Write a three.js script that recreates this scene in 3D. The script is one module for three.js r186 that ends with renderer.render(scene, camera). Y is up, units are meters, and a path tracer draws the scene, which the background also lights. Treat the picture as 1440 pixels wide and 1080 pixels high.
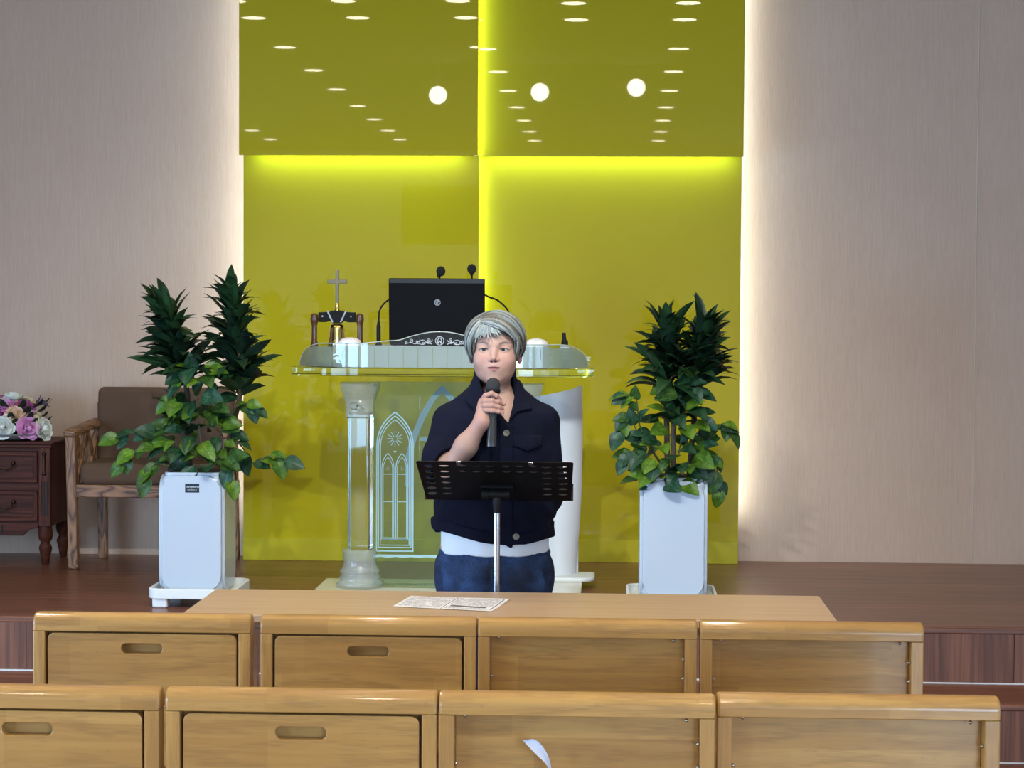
import * as THREE from 'three';
import { RoundedBoxGeometry } from 'three/addons/geometries/RoundedBoxGeometry.js';
import { mergeGeometries, mergeVertices, toCreasedNormals } from 'three/addons/utils/BufferGeometryUtils.js';
import { RectAreaLightUniformsLib } from 'three/addons/lights/RectAreaLightUniformsLib.js';

// ---------------------------------------------------------------- camera, daylight, exposure
const scene = new THREE.Scene();
const camera = new THREE.PerspectiveCamera(2 * Math.atan(540 / 2850) * 180 / Math.PI, 1440 / 1080, 0.05, 60);
camera.rotation.order = 'YXZ';
camera.position.set(0, 1.58, 0);                       // a standing visitor's eye level in the aisle
camera.rotation.set(-Math.atan(110 / 2850), Math.atan(132 / 2850), 0.0055);
scene.add(camera);
const renderer = new THREE.WebGLRenderer();
renderer.toneMapping = THREE.LinearToneMapping;
renderer.toneMappingExposure = 0.95;
renderer.shadowMap.enabled = true;
RectAreaLightUniformsLib.init();
scene.background = new THREE.Color().setRGB(1.5, 1.9, 2.5);   // bright overcast sky outside the windows

const ROOM = { x0: -4.6, x1: 3.4, z0: -9.34, z1: 3.2, h: 3.2 };
const WINDOWS = [   // [wall x, facing, centre z, width, bottom, top, strength]
  [ROOM.x0, 1, -5.0, 2.1, 0.25, 2.0, 12],
  [ROOM.x0, 1, -2.2, 2.1, 0.25, 2.0, 12],
  [ROOM.x0, 1, 0.6, 2.1, 0.25, 2.0, 12],
  [ROOM.x1, -1, -2.4, 2.1, 0.25, 2.0, 1.6],
  [ROOM.x1, -1, 0.4, 2.1, 0.25, 2.0, 1.6],
];
for (const [x, s, z, w, y0, y1, k] of WINDOWS) {
  const l = new THREE.RectAreaLight(new THREE.Color().setRGB(0.40, 0.69, 1.08), k, w - 0.1, y1 - y0 - 0.1);
  l.name = 'daylight'; l.position.set(x + s * 0.03, (y0 + y1) / 2, z); scene.add(l);
  l.lookAt(x + s * 2, (y0 + y1) / 2, z);
}
const ADDED_REAR_WINDOW = { x0: 1.6, x1: 3.3, y0: 0.2, y1: 2.5, k: 21 };   // unseen rear window added for frontal daylight on the stage, outside the panels' reflection
{
  const w = ADDED_REAR_WINDOW, l = new THREE.RectAreaLight(new THREE.Color().setRGB(0.48, 0.71, 1.0), w.k, w.x1 - w.x0 - 0.1, w.y1 - w.y0 - 0.1);
  l.name = 'daylight'; l.position.set((w.x0 + w.x1) / 2, (w.y0 + w.y1) / 2, ROOM.z1 - 0.03); scene.add(l); l.lookAt(l.position.x, l.position.y, 0);  // extra daylight put in to brighten the stage from the front
}
const LAMP_COLOR = new THREE.Color().setRGB(1.0, 0.86, 0.66);
const SPOT_COLOR = new THREE.Color().setRGB(0.86, 0.97, 1.0), SPOT_POWER = 15;
const DOWNLIGHT_GLOW = 30, DOWNLIGHT_POWER = 2.9, STAGE_DOWNLIGHT_POWER = 0.5;
const LED_COLOR = new THREE.Color().setRGB(0.8, 0.98, 1.0), LED_PANEL = new THREE.Color().setRGB(0.6, 1.0, 0.75);

// ---------------------------------------------------------------- helpers
let seed = 12345;
const rnd = (a = 1, b) => { seed = (Math.imul(seed, 1664525) + 1013904223) | 0; const t = (seed >>> 0) / 4294967296; return b === undefined ? t * a : a + t * (b - a); };
const V = (x, y, z) => new THREE.Vector3(x, y, z);
const lerp = (a, b, t) => a + (b - a) * t, clamp = (x, a = 0, b = 1) => Math.min(b, Math.max(a, x));
const smooth = (a, b, x) => { const t = clamp((x - a) / (b - a)); return t * t * (3 - 2 * t); };
const names = {};
const numbered = (n) => { const k = names[n] = (names[n] ?? -1) + 1; return k ? n + '_' + String(k).padStart(3, '0') : n; };
function obj(name, geo, m, parent) {
  const o = new THREE.Mesh(Array.isArray(geo) ? join(geo) : geo, m);
  o.name = parent && parent !== scene ? name : numbered(name); o.castShadow = o.receiveShadow = true;
  (parent ?? scene).add(o); return o;
}
function tag(o, label, category, group, kind) { if (label) o.userData.label = label; if (category) o.userData.category = category; if (group) o.userData.group = group; if (kind) o.userData.kind = kind; return o; }
function thing(name, label, category, [x, y, z] = [0, 0, 0], turn = 0, group) {
  const o = new THREE.Group(); o.name = numbered(name); o.position.set(x, y, z); o.rotation.y = turn; scene.add(o);
  return tag(o, label, category, group);
}
function struct(name, geo, m, parent) { const o = obj(name, geo, m, parent); if (!parent) o.userData.kind = 'structure'; return o; }
function clean(g) { g = g.index ? g.toNonIndexed() : g; for (const k of Object.keys(g.attributes)) if (!['position', 'normal', 'uv', 'color'].includes(k)) g.deleteAttribute(k); if (!g.attributes.normal) g.computeVertexNormals(); if (!g.attributes.uv) g.setAttribute('uv', new THREE.BufferAttribute(new Float32Array(g.attributes.position.count * 2), 2)); g.clearGroups(); return g; }
function join(list) { return list.length === 1 ? list[0] : mergeGeometries(list.map(clean)); }
// uv in metres by the face's direction; u runs along the grain axis
function uvm(g, grain = 'x', off = 1) {
  g = clean(g);
  const p = g.attributes.position, uv = new Float32Array(p.count * 2), a = V(), b = V(), c = V(), gi = 'xyz'.indexOf(grain), ou = off ? rnd(3) : 0, ov = off ? rnd(3) : 0;
  for (let i = 0; i < p.count; i += 3) {
    a.fromBufferAttribute(p, i); b.fromBufferAttribute(p, i + 1); c.fromBufferAttribute(p, i + 2);
    const n = b.clone().sub(a).cross(c.clone().sub(a)).toArray().map(Math.abs), ax = n.indexOf(Math.max(...n));
    const ui = ax === gi ? (gi + 1) % 3 : gi, vi = [0, 1, 2].find((k) => k !== ax && k !== ui);
    [a, b, c].forEach((q, k) => { const t = q.toArray(); uv[(i + k) * 2] = t[ui] + ou; uv[(i + k) * 2 + 1] = t[vi] + ov; });
  }
  g.setAttribute('uv', new THREE.BufferAttribute(uv, 2)); return g;
}
const at = (g, x, y, z, rx = 0, ry = 0, rz = 0) => { if (rx || ry || rz) g.applyMatrix4(new THREE.Matrix4().makeRotationFromEuler(new THREE.Euler(rx, ry, rz))); return g.translate(x, y, z); };
const box = (w, h, d, r = 0.004, s = 2) => r ? new RoundedBoxGeometry(w, h, d, s, Math.min(r, w / 2.01, h / 2.01, d / 2.01)) : new THREE.BoxGeometry(w, h, d);
const bx = (x0, x1, y0, y1, z0, z1, r = 0) => at(box(x1 - x0, y1 - y0, z1 - z0, r), (x0 + x1) / 2, (y0 + y1) / 2, (z0 + z1) / 2);
const cyl = (r0, r1, h, n = 24) => new THREE.CylinderGeometry(r1, r0, h, n);          // r0 at the bottom
const lathe = (pts, n = 28) => new THREE.LatheGeometry(pts.map(([r, y]) => new THREE.Vector2(r, y)), n);
const tube = (pts, r, n = 24, k = 8, closed = false) => new THREE.TubeGeometry(new THREE.CatmullRomCurve3(pts.map((p) => V(...p)), closed), n, r, k, closed);
function bar(a, b, w, d, r = 0.003) {                   // a rounded bar between two points
  const A = V(...a), B = V(...b), L = A.distanceTo(B), g = box(w, L, d, r), q = new THREE.Quaternion().setFromUnitVectors(V(0, 1, 0), B.clone().sub(A).normalize());
  return g.applyQuaternion(q).translate((A.x + B.x) / 2, (A.y + B.y) / 2, (A.z + B.z) / 2);
}
function roundRect(w, h, r, cx = 0, cy = 0) {
  const s = new THREE.Shape(), x = cx - w / 2, y = cy - h / 2; r = Array.isArray(r) ? r : [r, r, r, r];       // bl, br, tr, tl
  s.moveTo(x + r[0], y); s.lineTo(x + w - r[1], y); if (r[1]) s.absarc(x + w - r[1], y + r[1], r[1], -Math.PI / 2, 0);
  s.lineTo(x + w, y + h - r[2]); if (r[2]) s.absarc(x + w - r[2], y + h - r[2], r[2], 0, Math.PI / 2);
  s.lineTo(x + r[3], y + h); if (r[3]) s.absarc(x + r[3], y + h - r[3], r[3], Math.PI / 2, Math.PI);
  s.lineTo(x, y + r[0]); if (r[0]) s.absarc(x + r[0], y + r[0], r[0], Math.PI, 1.5 * Math.PI);
  return s;
}
const ext = (shape, depth, bevel = 0, seg = 8) => new THREE.ExtrudeGeometry(shape, { depth: depth - 2 * bevel, bevelEnabled: bevel > 0, bevelThickness: bevel, bevelSize: bevel, bevelOffset: -bevel, bevelSegments: 2, curveSegments: seg }).translate(0, 0, bevel);
const poly = (pts) => new THREE.Shape(pts.map(([x, y]) => new THREE.Vector2(x, y)));

// ---------------------------------------------------------------- tileable noise and textures
const hash = (x, y, s) => { let h = Math.imul(x, 374761393) ^ Math.imul(y, 668265263) ^ Math.imul(s, 974634121); h = Math.imul(h ^ (h >>> 13), 1274126177); return ((h ^ (h >>> 16)) >>> 0) / 4294967296; };
function pn(x, y, px, py, s = 0) {                       // periodic value noise, periods px, py
  const ix = Math.floor(x), iy = Math.floor(y), fx = x - ix, fy = y - iy, u = fx * fx * (3 - 2 * fx), v = fy * fy * (3 - 2 * fy), m = (a, n) => ((a % n) + n) % n;
  const x0 = m(ix, px), x1 = m(ix + 1, px), y0 = m(iy, py), y1 = m(iy + 1, py);
  return lerp(lerp(hash(x0, y0, s), hash(x1, y0, s), u), lerp(hash(x0, y1, s), hash(x1, y1, s), u), v);
}
const fbm = (u, v, px, py, n = 4, s = 0) => { let t = 0, a = 0.5, w = 0; for (let i = 0; i < n; i++) { t += a * pn(u * px, v * py, px, py, s + i); w += a; a *= 0.55; px *= 2; py *= 2; } return t / w; };
function tex(w, h, fn, [ru, rv] = [1, 1], srgb = true) { // the picture covers ru x rv metres
  const d = new Uint8Array(w * h * 4);
  for (let j = 0; j < h; j++) for (let i = 0; i < w; i++) { const c = fn((i + 0.5) / w, (j + 0.5) / h), o = (j * w + i) * 4; for (let k = 0; k < 3; k++) d[o + k] = clamp(c[k] ?? c[0], 0, 255); d[o + 3] = 255; }
  const t = new THREE.DataTexture(d, w, h); t.wrapS = t.wrapT = THREE.RepeatWrapping; t.magFilter = THREE.LinearFilter; t.minFilter = THREE.LinearMipmapLinearFilter; t.generateMipmaps = true;
  if (srgb) t.colorSpace = THREE.SRGBColorSpace; t.repeat.set(1 / ru, 1 / rv); t.needsUpdate = true; return t;
}
const mixc = (a, b, t) => a.map((x, i) => lerp(x, b[i], t));
const std = (o) => new THREE.MeshStandardMaterial(o), phy = (o) => new THREE.MeshPhysicalMaterial(o);
const lin = (r, g, b) => new THREE.Color().setRGB(r, g, b);

const beechTex = tex(1024, 512, (u, v) => {             // pale rubberwood in finger-jointed staves
  const stave = Math.floor(v * 6), su = Math.floor(u * 3 + hash(stave, 3, 7) * 3) , tone = hash(((su % 3) + 3) % 3, stave, 11);
  const warp = fbm(u, v, 3, 6, 3, 21), g1 = fbm(u, v + warp * 0.06, 4, 60, 3, 31), g2 = pn(u * 40, v * 256, 40, 256, 41), fig = Math.sin((v * 26 + warp * 9) * 2.2);
  let c = mixc([163, 117, 55], [197, 151, 80], tone * 0.5 + g1 * 0.75 - 0.12);
  c = mixc(c, [128, 92, 50], clamp(fig * 0.16 + g2 * 0.4 - 0.16));
  const fl = pn(u * 90, v * 120, 90, 120, 43); return fl > 0.955 ? mixc(c, [120, 84, 46], (fl - 0.955) * 8) : c;
}, [1.1, 0.55]);
const topTex = tex(1024, 512, (u, v) => { const w = fbm(u, v, 3, 5, 3, 51), g = fbm(u, v + w * 0.03, 3, 90, 3, 61), f = pn(u * 30, v * 300, 30, 300, 71); return mixc([192, 158, 122], [216, 186, 152], clamp(g * 1.1 - 0.05) * 0.8 + f * 0.2); }, [1.6, 0.8]);
const floorTex = tex(1024, 512, (u, v) => { const w = fbm(u, v, 3, 4, 3, 81), g = fbm(u, v + w * 0.03, 3, 70, 4, 91), f = pn(u * 24, v * 256, 24, 256, 93); return mixc([90, 50, 33], [162, 104, 74], clamp(g * 1.9 - 0.5) * 0.7 + f * 0.3); }, [1.6, 0.6]);
const riserTex = tex(512, 512, (u, v) => { const w = fbm(u, v, 2, 6, 3, 101), g = fbm(u, v + w * 0.05, 2, 40, 4, 103), f = pn(u * 10, v * 170, 10, 170, 107); return mixc([84, 48, 33], [158, 102, 73], clamp(g * 1.5 - 0.3) * 0.75 + f * 0.25); }, [1.2, 0.55]);
const ashTex = tex(1024, 512, (u, v) => {               // strongly figured ash
  const w = fbm(u, v, 3, 4, 3, 111), r = Math.abs(Math.sin((v * 5 + w * 4.2) * Math.PI * 2)), g = pn(u * 20, v * 200, 20, 200, 113);
  return mixc([66, 38, 22], [160, 114, 78], clamp(Math.pow(r, 0.55) * 0.95 + g * 0.2 - 0.12));
}, [0.9, 0.3]);
const cherryTex = tex(512, 512, (u, v) => { const w = fbm(u, v, 3, 4, 3, 121), g = fbm(u, v + w * 0.05, 3, 50, 4, 123); return mixc([56, 26, 17], [104, 55, 38], clamp(g * 1.4 - 0.25)); }, [0.8, 0.4]);
const paperTex = tex(1024, 1024, (u, v) => {            // vertically streaked wall covering
  const a = pn(u * 500, v * 30, 500, 30, 131), b = pn(u * 330, v * 10, 330, 10, 133), c = fbm(u, v, 6, 5, 3, 137), e = pn(u * 500, v * 500, 500, 500, 139);
  const t = clamp(0.5 + (a - 0.5) * 0.4 + (b - 0.5) * 0.25 + (c - 0.5) * 0.3 + (e - 0.5) * 0.25); return mixc([200, 168, 146], [217, 188, 166], t);
}, [1.3, 1.3]);
const weaveTex = tex(256, 256, (u, v) => { const t = 0.5 + 0.25 * Math.sin(u * 256 * Math.PI / 2) * Math.sin(v * 256 * Math.PI / 2) + 0.5 * (pn(u * 128, v * 128, 128, 128, 141) - 0.5); return [255 * clamp(t)]; }, [0.12, 0.12], false);
const denimTex = tex(512, 512, (u, v) => { const t = 0.5 + 0.3 * Math.sin((u + v) * 160 * Math.PI) + 0.8 * (pn(u * 200, v * 90, 200, 90, 151) - 0.5), w = fbm(u, v, 4, 4, 3, 153); return mixc([5, 14, 32], [62, 96, 148], clamp(t * 0.3 + (w - 0.3) * 1.3)); }, [0.3, 0.3]);
const coatTex = tex(256, 256, (u, v) => mixc([5, 6, 19], [13, 15, 36], clamp(fbm(u, v, 4, 4, 3, 161) * 0.7 + pn(u * 128, v * 128, 128, 128, 163) * 0.3)), [0.25, 0.25]);

const M = {
  beech: phy({ map: beechTex, roughness: 0.45, clearcoat: 0.45, clearcoatRoughness: 0.1 }),
  tabletop: std({ map: topTex, roughness: 0.42 }),
  stage: phy({ map: floorTex, roughness: 0.38, clearcoat: 0.25, clearcoatRoughness: 0.25 }),
  riser: std({ map: riserTex, roughness: 0.5 }),
  nosing: std({ map: floorTex, roughness: 0.42 }),
  ash: std({ map: ashTex, roughness: 0.5 }),
  cherry: phy({ map: cherryTex, roughness: 0.5, specularIntensity: 0.3 }),
  wallpaper: std({ map: paperTex, roughness: 0.85 }),
  plainWall: std({ color: lin(0.62, 0.58, 0.53), roughness: 0.9 }),
  ceiling: std({ color: lin(0.13, 0.12, 0.105), roughness: 0.95 }),
  hallFloor: std({ map: floorTex, roughness: 0.4 }),
  lime: phy({ color: lin(0.5, 0.395, 0.014), roughness: 0.6, specularIntensity: 0, clearcoat: 1, clearcoatRoughness: 0.015 }),
  limeKick: phy({ color: lin(0.52, 0.43, 0.02), roughness: 0.5, specularIntensity: 0.2, clearcoat: 0.5, clearcoatRoughness: 0.1 }),
  white: phy({ color: lin(0.49, 0.54, 0.6), roughness: 0.3, clearcoat: 0.4, clearcoatRoughness: 0.1 }),
  plasticWhite: std({ color: lin(0.78, 0.77, 0.74), roughness: 0.45 }),
  steel: std({ color: lin(0.6, 0.6, 0.62), roughness: 0.25, metalness: 1 }),
  screw: std({ color: lin(0.45, 0.4, 0.33), roughness: 0.3, metalness: 1 }),
  gold: std({ color: lin(0.8, 0.62, 0.24), roughness: 0.16, metalness: 1 }),
  brass: std({ color: lin(0.07, 0.045, 0.025), roughness: 0.4, metalness: 1 }),
  black: phy({ color: lin(0.006, 0.006, 0.007), roughness: 0.6, specularIntensity: 0.4 }),
  blackMetal: phy({ color: lin(0.004, 0.004, 0.004), roughness: 0.5, specularIntensity: 0.35 }),
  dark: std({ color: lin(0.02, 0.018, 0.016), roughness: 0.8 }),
  fabric: phy({ color: lin(0.125, 0.072, 0.045), roughness: 0.95, specularIntensity: 0.3, bumpMap: weaveTex, bumpScale: 0.0006 }),
  glow: std({ color: lin(0.9, 0.9, 0.85), emissive: LAMP_COLOR, emissiveIntensity: DOWNLIGHT_GLOW }),
  spotGlow: std({ color: lin(0.9, 0.9, 0.85), emissive: lin(1.0, 0.95, 0.8), emissiveIntensity: DOWNLIGHT_GLOW }),
  led: std({ color: lin(0.9, 0.9, 0.85), emissive: LED_COLOR, emissiveIntensity: 6 }),
  pane: phy({ color: lin(0.95, 0.98, 1), roughness: 0, transmission: 1, thickness: 0, ior: 1.5 }),
  soil: std({ color: lin(0.03, 0.02, 0.012), roughness: 1 }),
};
// ---------------------------------------------------------------- the room
const R = ROOM, T = 0.2;
struct('floor', uvm(bx(R.x0 - T, R.x1 + T, -T, 0, R.z0 - T, R.z1 + T), 'x', 0), M.hallFloor);
struct('ceiling', bx(R.x0 - T, R.x1 + T, R.h, R.h + T, R.z0 - T, R.z1 + T), M.ceiling);
{
  const w = ADDED_REAR_WINDOW, b = (x0, x1, y0, y1) => bx(x0, x1, y0, y1, R.z1, R.z1 + T);
  struct('wall_rear', [b(R.x0 - T, w.x0, 0, R.h), b(w.x1, R.x1 + T, 0, R.h), b(w.x0, w.x1, 0, w.y0), b(w.x0, w.x1, w.y1, R.h)], M.plainWall);
  const o = new THREE.Group(); o.name = 'window_6'; o.userData.kind = 'structure'; o.position.set((w.x0 + w.x1) / 2, (w.y0 + w.y1) / 2, R.z1 + 0.1); scene.add(o);  // added window, out of view, around the extra stage daylight
  const W = w.x1 - w.x0, H = w.y1 - w.y0, e = 0.05;
  obj('window_frame', [bx(-W / 2, W / 2, -H / 2, -H / 2 + e, -0.03, 0.03), bx(-W / 2, W / 2, H / 2 - e, H / 2, -0.03, 0.03), bx(-W / 2, -W / 2 + e, -H / 2, H / 2, -0.03, 0.03), bx(W / 2 - e, W / 2, -H / 2, H / 2, -0.03, 0.03), bx(-e / 2, e / 2, -H / 2, H / 2, -0.03, 0.03)], M.plasticWhite, o);
  for (const k of [-1, 1]) obj('pane', at(new THREE.PlaneGeometry(W / 2 - e, H - 2 * e), k * W / 4, 0, 0), M.pane, o);
}
{ // stage wall: wall covering in wide sheets with fine open joints between them
  const w = struct('wall_stage', bx(R.x0 - T, R.x1 + T, 0, R.h, R.z0 - T, R.z0 - 0.006), M.plainWall);
  const cuts = [R.x0, -2.95, -0.6, 0.4, 1.682, 2.75, R.x1];
  for (let i = 0; i + 1 < cuts.length; i++) obj('wall_covering', uvm(bx(cuts[i] + (i ? 0.0004 : 0), cuts[i + 1] - 0.0004, 0.41, R.h, R.z0 - 0.006, R.z0, 0.0003), 'x'), M.wallpaper, w);
  obj('joint_bead', bx(1.6805, 1.6835, 0.41, R.h, R.z0 - 0.002, R.z0 + 0.0025, 0.001), std({ color: lin(0.6, 0.52, 0.42), roughness: 0.7 }), w);
}
for (const [side, x, s] of [['left', R.x0, -1], ['right', R.x1, 1]]) {
  const zs = WINDOWS.filter((w) => w[0] === x).map((w) => [w[2] - w[3] / 2, w[2] + w[3] / 2]).sort((a, b) => a[0] - b[0]);
  const xa = Math.min(x, x + s * T), xb = Math.max(x, x + s * T), g = [bx(xa, xb, 0, 0.25, R.z0, R.z1), bx(xa, xb, 2.0, R.h, R.z0, R.z1)];
  let z = R.z0; for (const [a, b] of zs) { g.push(bx(xa, xb, 0.25, 2.0, z, a)); z = b; } g.push(bx(xa, xb, 0.25, 2.0, z, R.z1));
  struct('wall_' + side, g, M.plainWall);
}
WINDOWS.forEach(([x, s, z, w, y0, y1], i) => {
  const o = new THREE.Group(); o.name = 'window_' + (i + 1); o.userData.kind = 'structure'; o.position.set(x - s * 0.1, (y0 + y1) / 2, z); scene.add(o);
  const h = y1 - y0, e = 0.05;
  obj('window_frame', [bx(-0.03, 0.03, -h / 2, -h / 2 + e, -w / 2, w / 2), bx(-0.03, 0.03, h / 2 - e, h / 2, -w / 2, w / 2), bx(-0.03, 0.03, -h / 2, h / 2, -w / 2, -w / 2 + e), bx(-0.03, 0.03, -h / 2, h / 2, w / 2 - e, w / 2), bx(-0.03, 0.03, -h / 2, h / 2, -e / 2, e / 2)], M.plasticWhite, o);
  for (const k of [-1, 1]) obj('pane', at(new THREE.PlaneGeometry(w / 2 - e, h - 2 * e).rotateY(Math.PI / 2), 0, 0, k * w / 4), M.pane, o);
});
{ // stage and its one step
  const zf = -7.45, zs = -7.06;
  const st = struct('stage_platform', bx(R.x0, R.x1, 0, 0.40, R.z0, zf - 0.012), M.riser);
  obj('stage_deck', uvm(bx(R.x0, R.x1, 0.40, 0.41, R.z0, zf - 0.03), 'x', 0), M.stage, st);
  obj('nosing', uvm(bx(R.x0, R.x1, 0.388, 0.41, zf - 0.03, zf + 0.004, 0.005), 'x'), M.nosing, st);
  for (let x = R.x0; x < R.x1 - 0.1; x += 1.22) obj('riser_board', uvm(bx(x + 0.0008, Math.min(R.x1, x + 1.22) - 0.0008, 0.21, 0.39, zf - 0.012, zf, 0.0005), 'y'), M.riser, st);
  const sp = struct('stage_step', bx(R.x0, R.x1, 0, 0.195, zf - 0.012, zs - 0.012), M.riser);
  obj('tread', uvm(bx(R.x0, R.x1, 0.195, 0.205, zf - 0.01, zs - 0.03), 'x', 0), M.nosing, sp);
  obj('nosing', uvm(bx(R.x0, R.x1, 0.183, 0.205, zs - 0.03, zs + 0.004, 0.005), 'x'), M.nosing, sp);
  obj('sealant_strip', bx(R.x0, R.x1, 0.2045, 0.2095, zf - 0.004, zf + 0.006, 0.001), M.plasticWhite, sp);
  for (let x = R.x0; x < R.x1 - 0.1; x += 1.22) obj('riser_board', uvm(bx(x + 0.0008, Math.min(R.x1, x + 1.22) - 0.0008, 0.004, 0.185, zs - 0.012, zs, 0.0005), 'y'), M.riser, sp);
  obj('sealant_strip', bx(R.x0, R.x1, 0, 0.004, zs - 0.004, zs + 0.006, 0.001), M.plasticWhite, sp);
}
{ // glossy lime panels standing clear of the wall, LED strips hidden behind their edges
  const xl = -1.655, xm = -0.58, xr = 0.607, yb = 0.41, ym = 2.25, zl = -9.19, zu = -9.075, gap = 0.045;
  const w = new THREE.Group(); w.name = 'wall_lime_panels'; w.userData.kind = 'structure'; scene.add(w);
  const panel = (x0, x1, y0, y1, z, back, turn = 0) => { const p = obj('panel', at(box(x1 - x0, y1 - y0, z - back, 0.002), 0, 0, -(z - back) / 2), M.lime, w); p.position.set((x0 + x1) / 2, (y0 + y1) / 2, z); p.rotation.y = turn; return p; };
  panel(xl, xm, yb, ym + 0.06, zl, zl - 0.016);
  panel(xm - 0.08, xr, yb, ym + 0.06, zl - gap, zl - gap - 0.016);
  panel(xl, xm, ym, R.h, zu, zu - 0.016);
  panel(xm - 0.08, xr, ym, R.h, zu - gap, zu - gap - 0.016, -0.004);
  obj('kickboard', bx(xl, xm, yb, 0.513, zl, zl + 0.008, 0.002), M.limeKick, w);
  obj('kickboard', bx(xm + 0.001, xr, yb, 0.513, zl - gap, zl - gap + 0.008, 0.002), M.limeKick, w);
  obj('backing_frame', [bx(xl + 0.1, xr - 0.1, yb, R.h, R.z0, zl - gap - 0.02), bx(xl + 0.08, xm - 0.12, ym + 0.07, R.h, zl - 0.03, zu - 0.02), bx(xm + 0.03, xr - 0.08, ym + 0.07, R.h, zl - gap - 0.03, zu - gap - 0.02)], M.dark, w);
  const strip = (g, pos, w_, h_, aim, k, c) => {
    obj('led_strip', g, M.led, w);
    const l = new THREE.RectAreaLight(c, k, w_, h_); l.name = 'led_light'; l.position.set(...pos); scene.add(l); l.lookAt(pos[0] + aim[0], pos[1] + aim[1], pos[2] + aim[2]);
  };
  // down the two outer sides, washing the wall
  for (const [x, s, z] of [[xl + 0.04, -1, zl - 0.04], [xr - 0.04, 1, zl - gap - 0.03]]) strip(bx(x - 0.006, x + 0.006, 0.62, 3.15, z - 0.004, z + 0.004), [x + s * 0.008, 1.885, z - 0.006], 0.012, 2.53, [s, 0, -0.55], 38, LED_COLOR);
  // under the upper panels, washing the lower ones
  strip(bx(xl + 0.07, xm - 0.03, ym + 0.026, ym + 0.034, zl + 0.045, zl + 0.065), [(xl + xm) / 2, ym + 0.024, zl + 0.055], xm - xl - 0.12, 0.02, [0, -1, -0.25], 26, LED_PANEL);
  strip(bx(xm + 0.02, xr - 0.05, ym + 0.026, ym + 0.034, zl - gap + 0.045, zl - gap + 0.065), [(xm + xr) / 2, ym + 0.024, zl - gap + 0.055], xr - xm - 0.08, 0.02, [0, -1, -0.25], 26, LED_PANEL);
  // behind the middle edge, washing the right-hand panels
  for (const [y0, y1, z] of [[0.55, ym, zl - 0.021], [ym, 3.15, zu - 0.021]]) strip(bx(xm - 0.014, xm - 0.006, y0, y1, z - 0.003, z + 0.004), [xm - 0.005, (y0 + y1) / 2, z], 0.006, y1 - y0, [1, 0, -0.25], 50, LED_PANEL);
}
{ // dark screen on the rear wall, mirrored in the lime panels
  const t = thing('wall_monitor', 'dark flat wall screen on the rear wall, mirrored faintly in the lime panel', 'monitor', [-1.76, 2.53, R.z1 - 0.03]);
  obj('housing', box(0.84, 0.6, 0.05, 0.008), M.black, t); obj('screen', at(new THREE.PlaneGeometry(0.8, 0.56).rotateY(Math.PI), 0, 0, -0.0255), phy({ color: lin(0.01, 0.01, 0.012), roughness: 0.15 }), t);
}
// ---------------------------------------------------------------- lamps in the ceiling
{
  const proto = [];
  const spots = [];
  for (const x of [-2.0, -1.41, -0.8, -0.2, 0.41]) for (const z of [-7.35, -6.72]) spots.push([x, z]);
  for (const x of [-3.3, -2.03, -0.8, 0.41, 1.63]) for (const z of [-5.42, -4.18, -2.94, -1.68, -0.5, 0.62, 1.65]) spots.push([x, z]);
  for (const [x, z] of spots) {
    const t = thing('downlight', 'round white recessed downlight glowing warm in the ceiling', 'downlight', [x, R.h, z], 0, 'ceiling downlights');
    obj('trim_ring', lathe([[0.068, 0.0], [0.068, -0.006], [0.084, -0.006], [0.088, 0]], 28), M.plasticWhite, t);
    obj('lens', at(cyl(0.069, 0.069, 0.004, 28), 0, -0.002, 0), M.glow, t);
    const l = new THREE.SpotLight(LAMP_COLOR, z < -6 ? STAGE_DOWNLIGHT_POWER : DOWNLIGHT_POWER, 0, 1.15, 0.7, 2); l.name = 'downlight_lamp'; l.castShadow = true; l.shadow.radius = 1;
    l.position.set(x, R.h - 0.0035, z); l.target.position.set(x, 0, z); scene.add(l, l.target);
  }
  for (const [x, y] of [[-1.14, 2.99], [-0.495, 3.02], [0.154, 3.05]]) {
    const t = thing('stage_spotlight', 'round white ceiling spotlight aimed at the lime panels', 'spotlight', [x, R.h, -4.46], 0, 'stage spotlights');
    obj('stem', at(cyl(0.012, 0.012, R.h - y, 12), 0, -(R.h - y) / 2, 0.03), M.plasticWhite, t);
    obj('housing', at(lathe([[0, 0.075], [0.05, 0.075], [0.064, 0.02], [0.064, -0.06], [0.06, -0.06]], 28).rotateX(Math.PI / 2), 0, y - R.h, 0), M.plasticWhite, t);
    obj('lens', at(cyl(0.06, 0.06, 0.004, 28).rotateX(Math.PI / 2), 0, y - R.h, -0.058), M.spotGlow, t);
    const l = new THREE.SpotLight(SPOT_COLOR, SPOT_POWER, 0, 0.47, 0.8, 2); l.name = 'stage_spot_lamp'; l.castShadow = true; l.shadow.radius = 1;
    l.position.set(x, y, -4.46 - 0.0585); l.target.position.set(x * 1.5 + 0.2, 0.2, -9); scene.add(l, l.target);
  }
}
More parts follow.
